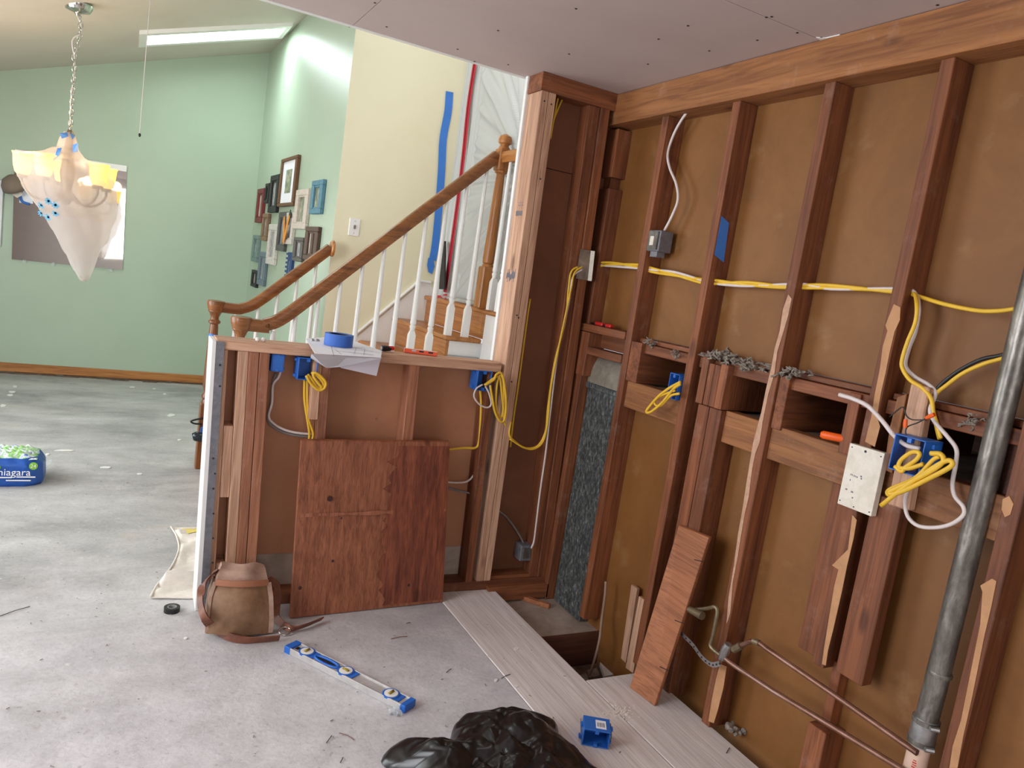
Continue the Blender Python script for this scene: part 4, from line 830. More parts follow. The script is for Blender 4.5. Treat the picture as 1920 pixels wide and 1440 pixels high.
MB().tube([E + dv * .03, E + dv * .012, E - dv * .03, E - dv * .046], [.031, .0325, .0325, .031], 20).build('rubber_coupling', M['steel'], t, smooth='auto')
for s in (.022, -.036):
    c = E + dv * s; bc = MB().tube([c + dv * .006, c - dv * .006], .0338, 20).build('band_clamp', M['pipe'], t, smooth='auto')
    MB().tube([c + Vector((-.012, -.042, 0)), c + Vector((-.03, -.030, 0))], .007, 8).build('clamp_screw', M['steel'], bc)
MB().tube([E - dv * .03, D - dv * .7], .0275, 20).build('plastic_pipe', M['pvc'], t, smooth='auto')
dirp = (D - E).normalized(); nrmp = Vector((-1, -.45, 0)).normalized(); c = D - dv * .03 + nrmp * .0282
b = MB(); sdv = dirp.cross(nrmp).normalized()
for k in range(13):                                                  # faded red factory print along the pipe
    if k in (5, 9): continue
    p = c + dirp * (-.01 + k * .0062); b.bar(p - sdv * (.0035 + .0012 * (k % 3)), p + sdv * (.0035 + .001 * (k % 2)), dirp * (.0011 + .0005 * (k % 2)), nrmp * .0006)
b.build('pipe_print', M['red_ink'], t)['kind'] = 'stuff'
CPX = 1.90
t = thing('copper_pipes', 'pair of tarnished copper water pipes leaving a valve along the wall', 'pipe', at(0, CPX, 1362, 1228))
MB().tube(smoothline(AX(CPX, [(1362, 1222), (1385, 1212), (1408, 1203), (1422, 1205), (1440, 1218)]), 4) + AX(CPX, [(1560, 1300), (1720, 1412)]), .0085, 10).build('upper_pipe', M['copper'], t, smooth='auto')
MB().tube(smoothline(AX(CPX - .01, [(1352, 1222), (1362, 1236), (1380, 1250)]), 4) + AX(CPX - .01, [(1450, 1296), (1560, 1362), (1720, 1460)]), .0085, 10).build('lower_pipe', M['copper'], t, smooth='auto')
MB().tube(AX(CPX - .012, [(1366, 1208), (1360, 1220), (1353, 1236)]), [.013, .017, .012], 12).build('valve_body', M['steel'], t, smooth='auto')
MB().tube(AX(CPX, [(1376, 1218), (1390, 1210)]), .013, 10).build('valve_nut', M['brass'], t, smooth='auto')
MB().tube(AX(CPX, [(1413, 1202), (1424, 1206)]), .0105, 10).build('elbow', M['brass'], t, smooth='auto')
MB().tube(smoothline(AX(CPX - .01, [(1304, 1143), (1326, 1141), (1340, 1138), (1345, 1146), (1342, 1165), (1336, 1195), (1332, 1210), (1342, 1222), (1354, 1230)]), 4), .007, 8).build('riser_pipe', M['brass'], t, smooth='auto')
MB().tube(AX(CPX - .03, [(1286, 1139), (1300, 1146), (1317, 1155)]), [.010, .013, .015], 12).build('valve_stub', M['brass'], t, smooth='auto')
sp = smoothline(AX(1.872, [(1270, 1176), (1280, 1190), (1298, 1208), (1316, 1232), (1334, 1246), (1350, 1244)]), 5)
t = thing('hanger_strap', 'perforated steel hanger strap beside the leaning plank', 'strap', sp[0])
MB().ribbon(sp, (-.2, .3, 1), .009, .0008).build('strap', M['steel'], t)
b = MB()
for p in sp[1::2]: b.lathe([(.0035, 0), (.0035, .0012)], p + Vector((-.0012, -.0006, 0)), 8, (-.9, -.4, 0))
b.build('holes', M['black'], t)
# leaning plank
t = thing('leaning_plank', 'short orange plank leaning on the stud wall', 'plank', (1.80, 1.97, 0))
q = [Vector((1.785, 2.032, .002)), Vector((1.802, 1.902, .002)), Vector((1.893, 1.884, .651)), Vector((1.893, 2.046, .637))]
MB().prism(q, (.019, .004, .001)).build('board', M['plank'], t, bevel=.002); brd = t.children[0]
for f in (.22, .5, .86): p = q[1].lerp(q[2], f); MB().tube([p + Vector((-.004, .03, -.004)), p + Vector((.0, -.012, .004))], .0016, 6).build('nail', M['dark_ink'], brd)
o = tag(MB().prism(AX(1.972, [(1184, 1096), (1195, 1104), (1173, 1243), (1164, 1234)]), (.012, 0, 0)).build('wood_lath', M['new_z']), 'taller of two thin wood laths standing in the pit', 'lath', 'wood laths')
o = tag(MB().prism(AX(1.967, [(1198, 1118), (1210, 1126), (1187, 1262), (1173, 1252)]), (.012, 0, 0)).build('wood_lath', M['new_z']), 'shorter of two thin wood laths standing in the pit', 'lath', 'wood laths')
p = at(2, -.06, 1003, 1132); t = Matrix.Rotation(R_(-50), 3, 'Z')
b = MB(); b.box(-.075, .075, -.014, .014, 0, .022); b.v = [tuple(p + t @ Vector(v)) for v in b.v]; tag(b.build('wood_offcut', M['plank'], bevel=.003), 'small reddish wood offcut lying in the floor opening', 'wood')
o = tag(MB().box(1.897, 1.919, 1.296, 1.410, .940, 1.124).build('protector_plate', M['plate'], bevel=.001), 'scuffed white metal plate screwed over the cut stud', 'metal plate')
b = MB()
for y, z, r in ((1.355, 1.113, .0038), (1.40, 1.114, .002), (1.305, 1.112, .002), (1.403, .952, .002), (1.304, .950, .002), (1.355, .948, .002)): b.lathe([(r, 0), (r, .001)], (1.897, y, z), 10, (-1, 0, 0))
b.build('screw_holes', M['black'], o)
b = MB()
for k, (y, z, w_) in enumerate(((1.385, 1.036, .003), (1.380, 1.036, .002), (1.374, 1.035, .003), (1.369, 1.035, .002), (1.364, 1.034, .003), (1.352, 1.040, .005), (1.350, 1.034, .004), (1.384, 1.020, .003), (1.39, .99, .006), (1.37, .988, .007), (1.365, .972, .004))): b.box(1.8964, 1.897, y - w_ / 2, y + w_ / 2, z - .0022, z + .0022)
b.build('worn_stamp', M['ink'], o)['kind'] = 'stuff'
wbq = AX(1.905, [(1707, 718), (1742, 727), (1702, 958), (1663, 946)]); o = tag(MB().prism(wbq, (.033, 0, 0)).build('wood_block', M['new_z'], bevel=.004), 'pale new wood block behind the tangled blue box', 'wood block')
wbq = AX(1.918, [(1682, 744), (1700, 738), (1688, 800), (1672, 888), (1656, 880), (1668, 800)]); o = tag(MB().prism(wbq, (.02, 0, 0)).build('wood_block', M['amber_z'], bevel=.002), 'weathered wood scrap left of the pale new block', 'wood block')
p = at(2, 1.112, 1568, 826); t = thing('knife_handle', 'bright orange knife handle lying on the slot ledge', 'tool', p)
MB().tube([p + Vector((-.03, .036, .010)), p + Vector((-.026, .03, .010)), p + Vector((.01, -.02, .010)), p + Vector((.02, -.045, .010))], [.008, .0125, .0125, .010], 10).build('handle', M['orange'], t, smooth=True)
MB().tube([p + Vector((.02, -.03, .006)), p + Vector((.035, -.05, .006))], .0025, 6).build('blade', M['steel'], t)
p = at(0, 1.945, 1132, 606); p.z = 1.303; t = thing('pliers', 'red handled pliers lying on the upper ledge', 'tool', p)
for off, ln in ((.018, .04), (-.055, .028)): MB().box(p.x - .012, p.x + .012, p.y + off - ln / 2 - .0, p.y + off + ln, p.z, p.z + .016).build('grip', M['red'], t, bevel=.004)
MB().box(p.x - .004, p.x + .006, p.y - .03, p.y + .10, p.z, p.z + .008).build('jaw', M['black'], t)
o = tag(MB().prism(AY(2.1535, [(1353, 405), (1367, 418), (1357, 492), (1340, 478)]), (0, .001, 0)).build('masking_tape', M['blue_tape']), 'piece of blue tape stuck on the side of a stud', 'tape')
npq = AY(2.922, [(1089, 467), (1108, 470), (1102, 526), (1080, 522)]); t = thing('nail_plate', 'bright steel nail plate at the corner studs', 'metal plate', npq[3])
MB().prism(npq, (0, .003, 0)).build('plate', M['steel'], t); MB().prism([npq[1] + Vector((0, -.002, 0)), npq[1] + Vector((.014, -.012, 0)), npq[2] + Vector((.014, -.012, 0)), npq[2] + Vector((0, -.002, 0))], (0, .002, 0)).build('bent_edge', M['plate'], t)

# ================================================================== THINGS ON AND AGAINST THE HALF WALL
t = thing('plywood_panel', 'square red brown plywood panel leaning against the half wall', 'plywood', (1.0, 2.83, 0))
q = [Vector((.668, 2.795, .002)), Vector((1.342, 2.833, .002)), Vector((1.302, 2.905, .716)), Vector((.658, 2.895, .706))]
MB().prism(q, (0, .017, .004)).build('sheet', M['ply'], t, bevel=.003)
fm = lambda u, v: (q[0].lerp(q[1], u)).lerp(q[3].lerp(q[2], u), v)
nr = (q[1] - q[0]).cross(q[3] - q[0]).normalized()
rv = random.Random(5); jag = [fm(.56 + rv.uniform(-.035, .035) + (.06 if v > .5 else 0.0) * rv.random(), v) + nr * .0008 for v in [.975 - .955 * k / 30 for k in range(31)]]
MB().prism([fm(.999, .02) + nr * .0008, fm(.999, .975) + nr * .0008] + jag, -nr * .0006).build('dark_veneer', wood('dark_veneer', (100, 46, 30), (156, 88, 60), 2, rough=.5, ring=1.2, vary=0, fine=2.6), t)
fb = [fm(.02 + .97 * k / 14, .590 + rv.uniform(-.004, .004)) + nr * .0011 for k in range(15)] + [fm(.99 - .97 * k / 14, .570 + rv.uniform(-.006, .004)) + nr * .0011 for k in range(15)]
MB().prism(fb, -nr * .0004).build('faded_band', wood('faded_veneer', (146, 86, 60), (178, 114, 84), 2, rough=.5, vary=0, knots=False, fine=2.6), t)
for u, v, r in ((.2, .67, .012), (.24, .31, .006), (.05, .17, .007), (.28, .555, .004), (.75, .13, .008)): MB().lathe([(r, 0), (r * .7, .0006)], fm(u, v) + nr * .001, 10, nr).build('knot', plain('knot_brown', (60, 30, 22), .6), t)
# paper plans
t = thing('paper_plans', 'folded white paper plans draped over the half wall top', 'paper', (.85, 2.98, 1.08))
zt = 1.0795
s1 = AZ(zt, [(573, 636), (612, 633), (662, 640), (716, 659), (714, 672), (590, 664)])
MB().prism([p + Vector((0, 0, .0016)) for p in s1], (0, 0, .0012)).build('top_sheet', M['paper'], t)
e0, e1 = AZ(zt, [(584, 664), (715, 672)]); h = AY(2.905, [(582, 671), (612, 690), (640, 688), (716, 670)])
MB().prism([e0, e1, h[3], h[2], h[1], h[0]], (0, -.0014, .0008)).build('hanging_fold', M['paper'], t)
h2 = AY(2.917, [(622, 676), (714, 672), (706, 705), (640, 690)]); MB().prism(h2, (0, .0012, 0)).build('under_sheet', plain('pinkish_paper', (226, 220, 230), .8, var=.02), t)
b = MB()
for (x0, y0, x1, y1) in ((640, 653, 700, 660), (655, 650, 712, 662), (628, 655, 640, 664), (668, 652, 664, 664), (684, 654, 682, 666), (650, 660, 700, 666), (630, 658, 700, 665), (620, 645, 626, 668)):
    p, e = AZ(zt + .0036, [(x0, y0), (x1, y1)]); d = (e - p).normalized(); b.bar(p, e, d.cross(Vector((0, 0, 1))) * .0005, (0, 0, .0002))
b.build('plan_lines', M['ink'], t)
b = MB()
for k in range(3):                                                   # red stamped note, three unreadable lines
    for m_ in range(6 + k * 2):
        x0 = 613.5 + m_ * 2.1; p, e = AY(2.900, [(x0, 675 + k * 4.2 - m_ * .25), (x0 + 1.5, 674.8 + k * 4.2 - m_ * .25)]); b.bar(p, e, (0, .0006, 0), (0, 0, .0026))
b.build('red_note', M['red_ink'], t)['kind'] = 'stuff'
c = at(2, zt + .004, 634, 648); t = thing('tape_roll', 'roll of blue masking tape standing on the paper plans', 'tape roll', c)
def ring_prof(r0, r1, hh): return [(r0, 0), (r1, 0), (r1, hh), (r0, hh), (r0, 0)]
def ring_obj(nm, c, r0, r1, hh, mat, t, seg=32):
    b = MB(); vs = []; fs = []
    for r, z in ((r0, 0), (r1, 0), (r1, hh), (r0, hh)):
        vs += [c + Vector((r * math.cos(2 * math.pi * k / seg), r * math.sin(2 * math.pi * k / seg), z)) for k in range(seg)]
    for i in range(4):
        j = (i + 1) % 4
        for k in range(seg): fs.append([i * seg + k, i * seg + (k + 1) % seg, j * seg + (k + 1) % seg, j * seg + k])
    return b.add(vs, fs).build(nm, mat, t, smooth='auto')
ring_obj('tape', c, .041, .058, .048, plain('tape_side_blue', (52, 100, 184), .6), t); ring_obj('core', c + Vector((0, 0, .001)), .038, .0408, .045, plain('core_shade', (28, 40, 66), .7), t)  # core coloured dark to give the shade inside the roll
p = at(2, 1.078, 727, 659); t = thing('small_flashlight', 'small red and black flashlight on the half wall top', 'flashlight', p)
MB().tube([p + Vector((-.028, -.004, .012)), p + Vector((-.012, 0, .012)), p + Vector((.012, .006, .012))], [.012, .0125, .010], 12).build('body', M['black'], t, smooth='auto')
MB().tube([p + Vector((.0, .003, .014)), p + Vector((.026, .01, .014))], .0095, 12).build('grip', M['red'], t, smooth='auto'); MB().lathe([(.009, 0), (.009, .002)], p + Vector((-.029, -.004, .012)), 12, (-1, -.15, 0)).build('lens', M['steel'], t)
p0, p1 = AZ(1.077, [(757, 660), (819, 668)]); d = (p1 - p0).normalized(); t = thing('torpedo_level', 'orange red torpedo level lying on the half wall top', 'level', (p0 + p1) / 2)
sd = d.cross(Vector((0, 0, 1))); MB().bar(p0 + Vector((0, 0, .009)), p1 + Vector((0, 0, .009)), sd * .011, (0, 0, .009)).build('body', plain('level_orange', (228, 84, 44), .4), t, bevel=.002)
for f in (.3, .52, .8): c = p0.lerp(p1, f) + Vector((0, 0, .0125)) + sd * .0002; MB().bar(c - d * .010, c + d * .010, sd * .0118, (0, 0, .0035)).build('vial_window', M['black'] if f > .5 else M['steel'], t)
MB().bar(p0 + Vector((0, 0, .0185)), p1 + Vector((0, 0, .0185)), sd * .008, (0, 0, .0007)).build('top_strip', M['plate'], t)
for px, py, la in ((487, 639, 'pair of small white anchors on the bare end of the half wall top'), (589, 641, 'small brass screw fittings at the corner of the paper plans')):
    p = at(2, 1.078, px, py); t = thing('wall_anchor', la, 'fitting', p)
    for dx in (-.011, .012): MB().lathe([(.006, 0), (.0085, .003), (.0085, .011), (.004, .014)], p + Vector((dx, .004 * (1 if dx > 0 else -1), .0)), 10, (.3, -.3, .9)).build('anchor', M['steel'] if px > 500 else M['white_paint'], t, smooth='auto')

# ================================================================== FLOOR ITEMS
# tool pouch
t = thing('tool_pouch', 'worn leather tool pouch with belt slumped against the half wall', 'tool pouch', (.47, 2.74, 0))
def lf(u, v, pts_l, pts_r, yb, yt, bul):
    i = v * (len(pts_l) - 1); k = min(int(i), len(pts_l) - 2); f = i - k
    l = [pts_l[k][j] * (1 - f) + pts_l[k + 1][j] * f for j in (0, 1)]; r = [pts_r[k][j] * (1 - f) + pts_r[k + 1][j] * f for j in (0, 1)]
    y = yb + (yt - yb) * v - bul * math.sin(math.pi * min(1, max(0, u))) * (math.sin(math.pi * (.12 + .8 * v)))
    p = at(1, y, l[0] * (1 - u) + r[0] * u, l[1] * (1 - u) + r[1] * u + 5 * math.sin(math.pi * u) * (1 - v)); return p + Vector((0, 0, .003 * noise.noise(p * 30)))
MB().grid(lambda u, v: lf(u, v, [(386, 1188), (387, 1150), (392, 1115), (402, 1090)], [(507, 1187), (509, 1150), (507, 1115), (503, 1090)], 2.685, 2.755, .045), 16, 14, (0, .05, 0)).build('front_pocket', M['leather'], t, smooth='auto')
MB().grid(lambda u, v: lf(u, v, [(404, 1094), (407, 1084), (411, 1070), (416, 1059)], [(503, 1094), (502, 1084), (500, 1074), (498, 1065)], 2.742, 2.80, .03) + Vector((0, .014 * math.sin(u * 9) * v, -.006 * math.sin(u * 7) * v)), 14, 8, (0, .03, 0)).build('upper_flap', M['suede'], t, smooth='auto')
MB().ribbon(smoothline([at(1, 2.735 - .03 * math.sin(math.pi * f), 405 + 98 * f, 1092 + 3 * math.sin(math.pi * f)) for f in (0, .25, .5, .75, 1)], 4), (0, .2, 1), .011, .002).build('pocket_band', plain('band_leather', (164, 108, 78), .6), t)
MB().ribbon([at(1, 2.745, 504, 1092), at(1, 2.72, 508, 1120), at(1, 2.695, 509, 1160), at(1, 2.685, 507, 1186)], (1, 0, 0), .008, .004).build('side_seam', M['suede'], t)
MB().ribbon([at(1, 2.745, 403, 1092), at(1, 2.72, 394, 1120), at(1, 2.695, 389, 1160), at(1, 2.69, 387, 1186)], (1, 0, 0), .006, .004).build('side_seam', M['suede'], t)
MB().prism(AY(2.735, [(385, 1166), (415, 1166), (430, 1196), (388, 1197)]), (0, .05, 0)).build('rear_pocket', M['suede'], t, bevel=.004)
lb = AY(2.79, [(410, 1068), (394, 1080)]) + AY(2.75, [(382, 1096), (376, 1118)]) + AY(2.70, [(377, 1140)]) + AY(2.66, [(386, 1162)]) + AZ(.018, [(404, 1180), (430, 1194), (460, 1200), (492, 1199), (524, 1196)])
MB().ribbon(smoothline(lb, 5), [Vector((.5, -.4, .75))] * (len(smoothline(lb, 5))), .015, .0025).build('belt', M['belt'], t, smooth='auto')
rbp = AY(2.80, [(502, 1084), (516, 1094)]) + AY(2.79, [(522, 1112), (519, 1140)]) + AZ(.02, [(519, 1158), (532, 1172), (548, 1179), (575, 1172), (604, 1160)])
MB().ribbon(smoothline(rbp, 5), [Vector((.6, -.3, .7))] * len(smoothline(rbp, 5)), .013, .0025).build('belt', M['belt'], t, smooth='auto')
c = at(2, .015, 534, 1183); ring = [c + Vector((.022 * math.cos(a), .016 * math.sin(a), .008 * math.sin(a))) for a in [2 * math.pi * k / 14 for k in range(14)]]
MB().tube(ring, .0035, 6, closed=True).build('buckle', M['chrome'], t, smooth=True)
# black tape roll
c = at(2, 0, 322, 1146); t = thing('tape_roll', 'small roll of black electrical tape on the slab', 'tape roll', c)
ring_obj('tape', c, .017, .029, .019, M['black'], t); ring_obj('core', c + Vector((0, 0, .0005)), .0145, .0168, .019, plain('core_grey', (150, 148, 148), .5), t)
# canvas cloth
rows2 = [(991, 320, 384), (1008, 330, 384), (1030, 336, 383), (1055, 328, 382), (1080, 312, 380), (1098, 298, 378), (1108, 290, 377), (1124, 282, 374)]
def cl(u, v):
    i = v * (len(rows2) - 1); k = min(int(i), len(rows2) - 2); f = i - k; r = [rows2[k][j] * (1 - f) + rows2[k + 1][j] * f for j in range(3)]
    p = at(2, 0, r[1] + (r[2] - r[1]) * u, r[0]); e = min(1, 6 * min(u, v, 1 - v) + .15)
    return (p.x, p.y, .006 + e * (.03 * abs(noise.noise(Vector((p.x * 6, p.y * 14, 1)))) + .016 * max(0, math.sin(v * 21 + u * 2.5 + 3 * noise.noise(Vector((p.x * 3, p.y * 3, 4))))) + .022 * math.exp(-((v - .72) / .05) ** 2) + .01 * math.exp(-((v - .15) / .04) ** 2)))
t = thing('canvas_cloth', 'crumpled off white canvas cloth beside the half wall end', 'cloth', at(2, 0, 340, 1070))
MB().grid(cl, 20, 44, (0, 0, -.004)).build('cloth', M['canvas'], t, smooth='auto')
MB().tube(smoothline([Vector(cl(0.0, v)) + Vector((0, 0, .003)) for v in (0, .15, .3, .45, .6, .75, .9, 1)], 4), .0045, 6).build('hem', M['canvas'], t, smooth=True)
MB().prism([Vector(cl(u, v)) + Vector((0, 0, .004)) for u, v in ((.25, .07), (.8, .05), (.85, .12), (.4, .14))], (0, 0, .001)).build('yellow_stain', plain('yellow_print', (222, 204, 110), .9), t)
# spirit level
lv = AZ(.024, [(536, 1209), (553, 1203), (784, 1313), (756, 1325)]); e0 = (lv[0] + lv[1]) / 2; e1 = (lv[2] + lv[3]) / 2; LX = (e1 - e0).normalized(); LX.z = 0; LX.normalize(); LY = Vector((-LX.y, LX.x, 0)); LL = (e1 - e0).length; LW = .029
t = thing('spirit_level', 'long aluminium spirit level with blue end caps on the floor', 'level', (e0.x, e0.y, 0))
org = Vector((e0.x, e0.y, 0)); P = lambda a, c_, z: org + LX * a + LY * c_ + Vector((0, 0, z))
def lbar(nm, a0, a1, c0, c1, z0, z1, mat, bev=0): return MB().hexa([P(a0, c0, z0), P(a1, c0, z0), P(a1, c1, z0), P(a0, c1, z0), P(a0, c0, z1), P(a1, c0, z1), P(a1, c1, z1), P(a0, c1, z1)]).build(nm, mat, t, bevel=bev)
lbar('edge_rail', .012, LL - .012, -LW, -LW + .006, .001, .025, M['alu'], .001); lbar('edge_rail', .012, LL - .012, LW - .006, LW, .001, .025, M['alu'], .001); lbar('web', .012, LL - .012, -LW + .006, LW - .006, .004, .020, M['alu'])
for a0, a1 in ((0, .03), (LL - .022, LL)): lbar('end_cap', a0, a1, -LW - .001, LW + .001, 0, .0262, M['blue_plastic'], .002)
for f in (.15, .485, .85):
    c = P(LL * f, 0, .0205)
    bz_ = MB().lathe([(.030, 0), (.030, .005), (.026, .006), (.024, .003)], c, 24).build('vial_bezel', M['blue_plastic'], t, smooth='auto')
    MB().lathe([(.0235, .003), (.0235, .0062), (.012, .0068)], c, 24).build('vial_disc', M['trim_white'], bz_, smooth='auto')
    ax = LY if f != .485 else LX; MB().tube([c + ax * -.012 + Vector((0, 0, .008)), c + ax * .012 + Vector((0, 0, .008))], .005, 10).build('vial', M['vial'], bz_, smooth=True)
    lbar('bezel_bar', LL * f + .024, LL * f + .045, -LW + .007, LW - .007, .0202, .0235, M['blue_plastic'])
oval = [P(LL * .325 + .055 * math.cos(a) * (1 if abs(math.cos(a)) < .7 else 1.0), .016 * math.sin(a), .0225) for a in [2 * math.pi * k / 24 for k in range(24)]]
MB().tube(oval, .0055, 8, closed=True).build('handle_rim', M['blue_plastic'], t, smooth=True); MB().prism([p - Vector((0, 0, .0018)) for p in oval], (0, 0, .0008)).build('handle_slot', M['black'], t)
lbar('brand_sticker', .034, .048, -.010, .006, .020, .0212, M['black'])
p = at(2, 0, 742, 1340); t = thing('plastic_clip', 'small clear plastic clip beside the spirit level end', 'clip', p)
for dx, dy, a in ((-.012, .006, .3), (.004, .012, .4), (.008, -.006, .2)): b = MB(); b.box(p.x + dx - .01, p.x + dx + .01, p.y + dy - .009, p.y + dy + .009, 0, .012 + a * .02); b.build('hook', M['clear'], t, bevel=.003)
# trash bag
ol = [(715, 1415), (722, 1398), (745, 1385), (765, 1388), (800, 1398), (843, 1386), (850, 1354), (868, 1338), (895, 1330), (930, 1327), (968, 1328), (1010, 1336), (1046, 1348), (1052, 1374), (1085, 1404), (1112, 1426), (1140, 1450), (1165, 1500), (1120, 1560), (1000, 1600), (860, 1590), (790, 1520), (775, 1455), (768, 1436), (735, 1432)]
of = [at(2, .03, *p) for p in ol]; cc = at(2, .03, 940, 1440); angs = [(math.atan2(p.y - cc.y, p.x - cc.x), p) for p in of]
vs = []; fs = []; SG, RG = 150, 44
def radial(a):
    best = 0
    for i in range(len(of)):
        p, q_ = of[i] - cc, of[(i + 1) % len(of)] - cc; d = Vector((math.cos(a), math.sin(a), 0)); e = q_ - p; den = d.x * e.y - d.y * e.x
        if abs(den) < 1e-9: continue
        tt = (p.x * e.y - p.y * e.x) / den; s_ = (p.x * d.y - p.y * d.x) / den
        if tt > 0 and 0 <= s_ <= 1: best = max(best, tt)
    return best
for k in range(SG):
    a = 2 * math.pi * k / SG; rad = radial(a)
    for i in range(1, RG + 1):
        r = i / RG; x, y = cc.x + math.cos(a) * rad * r, cc.y + math.sin(a) * rad * r; v = Vector((x, y, 0))
        wv_ = v + Vector((noise.noise(v * 6), noise.noise(v * 6 + Vector((7, 7, 7))), 0)) * .035
        d1 = noise.voronoi(wv_ * 6.5)[0]; d2 = noise.voronoi(wv_ * 15 + Vector((4, 9, 0)))[0]; rg = 1 - abs(noise.noise(wv_ * 5 + Vector((3, 1, 0)))) * 2.2
        prof = (1 - r ** 5) ** .6 if r < 1 else 0
        hgt = .05 + .055 * (d1[1] - d1[0]) * .9 + .020 * (d2[1] - d2[0]) + .022 * rg + .004 * noise.noise(wv_ * 45)
        if x < .90: hgt *= .62 + .38 * max(0, (x - .76) / .14)
        vs.append(Vector((x, y, max(.002, prof * hgt + .003))))
vs.append(Vector((cc.x, cc.y, .05)))
for k in range(SG):
    j = (k + 1) % SG; fs.append([len(vs) - 1, k * RG, j * RG])
    for i in range(RG - 1): fs.append([k * RG + i, k * RG + i + 1, j * RG + i + 1, j * RG + i])
t = thing('trash_bag', 'crumpled glossy black trash bag spread on the floor', 'trash bag', (cc.x, cc.y, 0))
MB().add(vs, fs).build('bag', M['trash'], t, smooth=True)

# water bottle pack
p0 = at(2, 0, 78, 913); wx1, wy0 = p0.x, p0.y; wx0 = wx1 - .46; wy1 = wy0 + .27; hh = .150
t = thing('water_pack', 'blue shrink wrapped pack of water bottles on the slab', 'bottled water', ((wx0 + wx1) / 2, (wy0 + wy1) / 2, 0))
def wp(u, v):
    a = 2 * math.pi * u; n_ = 5; cx, sx = math.cos(a), math.sin(a); ex = .42
    x = math.copysign(abs(cx) ** ex, cx) * (wx1 - wx0) / 2; y = math.copysign(abs(sx) ** ex, sx) * (wy1 - wy0) / 2
    sh = (1 - .03 * v - .16 * max(0, v - .72) ** 1.2 * 3.0) * (1 - .05 * max(0, .1 - v) * 10)
    bl = 1 + .018 * math.cos(x / .46 * 2 * math.pi * 6) * (abs(sx) > .5) + .02 * math.cos(y / .27 * 2 * math.pi * 4) * (abs(cx) > .7)
    c = Vector(((wx0 + wx1) / 2, (wy0 + wy1) / 2, 0)); q_ = c + Vector((x * sh * bl, y * sh * bl, hh * v)); return q_ + Vector((0, 0, .008 * noise.noise(q_ * 14) * (v > .3)))
MB().grid(wp, 96, 18).build('wrap', M['shrink'], t, smooth=True)
def wt(u, v):
    x = wx0 + .03 + (wx1 - wx0 - .06) * u; y = wy0 + .025 + (wy1 - wy0 - .05) * v; e = min(u, v, 1 - u, 1 - v)
    return (x, y, hh * .95 + .026 * min(1, e * 7) + .012 * math.sin(u * 38) * math.sin(v * 25) * min(1, e * 5) + .008 * noise.noise(Vector((x * 22, y * 22, 0))))
MB().grid(wt, 48, 30).build('top_film', mottled('printed_top_film', [(.36, (44, 96, 176)), (.45, (226, 232, 236)), (.55, (120, 190, 60)), (.66, (232, 238, 240))], 16, .25, 3, .1), t, smooth=True)
fx = basis((1, 0, 0), (0, .12, 1)); text('brand_name', 'niagara', .052, Vector((wx1 - .125, wy0 - .012, .082)), fx, M['trim_white'], t)
for a0, a1, zz in ((-.200, -.135, .052), (-.115, -.03, .055), (-.16, -.05, .036)): MB().box(wx1 + a0, wx1 + a1, wy0 - .013, wy0 - .010, zz, zz + .006).build('printed_line', M['trim_white'], t)
lime = plain('lime_print', (130, 190, 50), .5)
for dx, z, r in ((-.042, .118, .020), (-.25, .066, .02), (-.20, .108, .014)): MB().lathe([(r, 0), (r, .002)], (wx1 + dx, wy0 - .009, z), 18, (0, -1, .1)).build('badge', lime, t)
MB().lathe([(.018, 0), (.018, .002)], (wx1 - .215, wy0 - .009, .046), 18, (0, -1, .1)).build('badge', plain('peach_print', (230, 190, 160), .5), t)
text('count', '24', .026, Vector((wx1 - .042, wy0 - .014, .118)), fx, M['trim_white'], t)
tail = AZ(.03, [(74, 880), (88, 878), (98, 868), (96, 862), (82, 866)]); MB().prism(tail, (0, 0, .004)).build('wrap_tail', M['clear'], t)
# paint scraps and nails
sc = M['white_paint']; r2 = random.Random(3)
SCR = [(28, 725, 6, 2, 'farthest of the pale scraps near the back wall'), (23, 735, 7, 2, 'upper of two pale scraps lying close together'), (19, 741, 6, 2, 'lower of two pale scraps lying close together'), (6, 761, 6, 2.5, 'pale scrap at the very edge of the picture'),
       (120, 845, 20, 1.6, 'long thin white strip on the slab beyond the water pack'), (198, 877, 12, 2, 'curled white scrap in the middle of the slab'), (321, 779, 9, 3, 'largest pale scrap near the oak newel'), (89, 852, 4, 2, 'small white scrap just behind the water pack'),
       (336, 825, 4, 1.5, 'tiny white scrap nearest the black tool end'), (309, 739, 4, 1.3, 'small pale scrap between newel and baseboard'), (248, 726, 6, 1.2, 'flat pale scrap close to the oak baseboard'), (289, 729, 3, 1, 'tiniest pale scrap close to the oak baseboard'),
       (262, 889, 6, 1.5, 'white scrap on the dark slab left of the half wall'), (968, 1217, 5, 3, 'white crumb on the plywood strip nearest the floor opening'), (967, 1288, 5, 3, 'white crumb between the spirit level and the blue box'), (930, 1276, 4, 2.5, 'small white crumb beside the plywood seam'), (348, 1197, 4, 2, 'tiny white crumb in front of the leather pouch')]
for px, py, w_, h_, la in SCR:
    pts = [at(2, .001, px + w_ * math.cos(a) * r2.uniform(.7, 1.1), py + h_ * math.sin(a) * r2.uniform(.7, 1.1)) for a in [2 * math.pi * k / 7 for k in range(7)]]
    tag(MB().prism(pts, (0, 0, .003)).build('paint_scrap', sc), la, 'scrap', 'paint scraps on the floor')
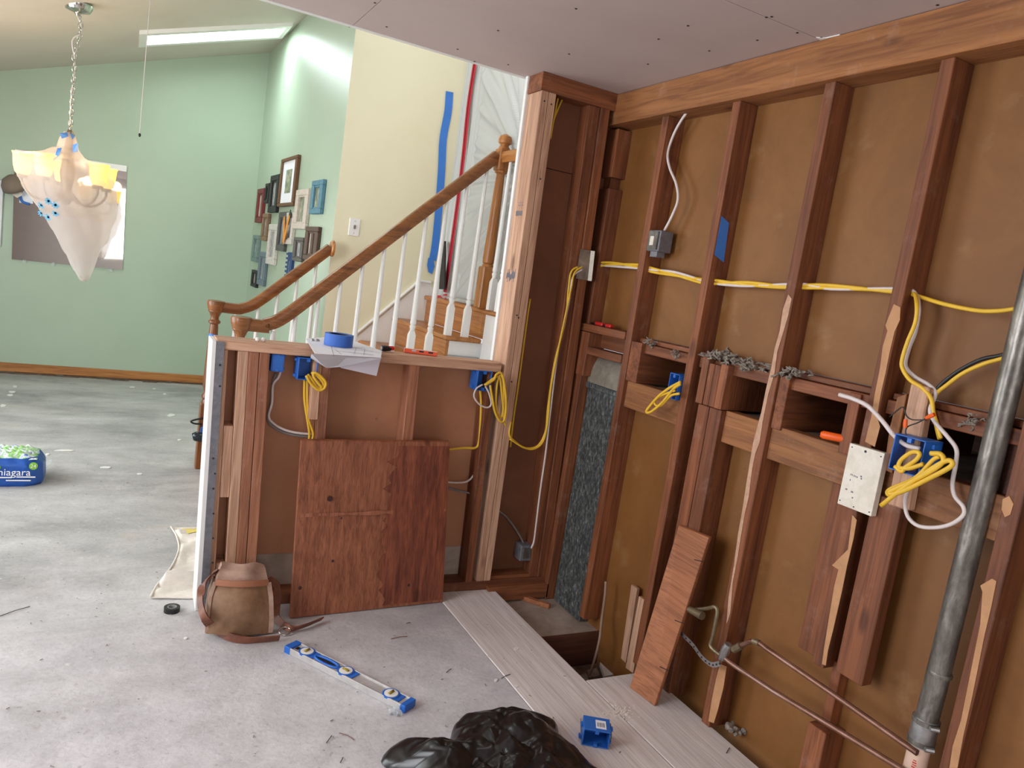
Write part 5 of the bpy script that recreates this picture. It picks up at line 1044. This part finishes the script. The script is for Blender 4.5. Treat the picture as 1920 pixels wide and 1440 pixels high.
NLS = [((733, 1198), (764, 1193), 'long reddish nail in front of the leaning plywood'), ((846, 1254), (837, 1261), 'short dark nail to the right of the spirit level'), ((622, 1379), (612, 1393), 'bent nail left of the clear clip'), ((643, 1420), (638, 1430), 'small nail at the bottom edge left of the trash bag'),
       ((940, 1272), (957, 1264), 'crooked splinter on the plywood seam'), ((636, 1374), (664, 1387), 'thin pale splinter under the spirit level'), ((770, 1168), (762, 1169), 'tiny nail close to the plywood panel'), ((1368, 1402), (1362, 1412), 'nail standing near the right wall'), ((56, 1137), (0, 1155), 'thin dark twig at the left picture edge')]
for k, (a, e, la) in enumerate(NLS):
    p, e = AZ(.002, [a, e]); tag(MB().tube([p, (p + e) / 2 + Vector((.002, 0, .003)), e], .0013, 5).build('nail', M['belt'] if k in (0, 5) else M['dark_ink']), la, 'nail', 'nails and splinters on the floor')
b = MB()
for k in range(160):
    p = at(2, .002, 1160 + r2.gauss(0, 16), 1335 + r2.gauss(0, 8)); s = r2.uniform(.001, .003); b.box(p.x - s, p.x + s, p.y - s, p.y + s, 0, s * 1.2)
tag(b.build('sawdust', M['canvas']), 'scattered pale sawdust crumbs on the plywood floor', 'sawdust', kind='stuff')
b = MB()
for k in range(900):
    x, y = r2.uniform(-.9, 1.9), r2.uniform(1.5, 5.5)
    if x > 1.60 and y > 2.0 or (.28 < x and y > 2.6) or (y > 4.3 and x < -.2): continue
    s = r2.uniform(.0007, .002); a = r2.uniform(0, 3.14); d = Vector((math.cos(a), math.sin(a), 0)) * s * r2.uniform(1, 3); c = Vector((x, y, .003)); b.bar(c - d, c + d, Vector((-d.y, d.x, 0)).normalized() * s * .6, (0, 0, s * .4))
tag(b.build('floor_grit', M['lint']), 'tiny grit and chips strewn across the whole floor', 'debris', kind='stuff')
p = at(2, 0, 1365, 1378); b = MB()
for k in range(14):
    q_ = p + Vector((r2.gauss(0, .02) + .02, r2.gauss(0, .02), .012 + r2.uniform(0, .02))); s = r2.uniform(.006, .014); b.lathe([(.3 * s, -s), (s, -.2 * s), (.8 * s, .5 * s), (.2 * s, s)], q_, 6, (r2.uniform(-1, 1), r2.uniform(-1, 1), 1))
tag(b.build('rubble_clump', M['lint']), 'clump of grey rubble at the foot of a stud', 'rubble', kind='stuff')
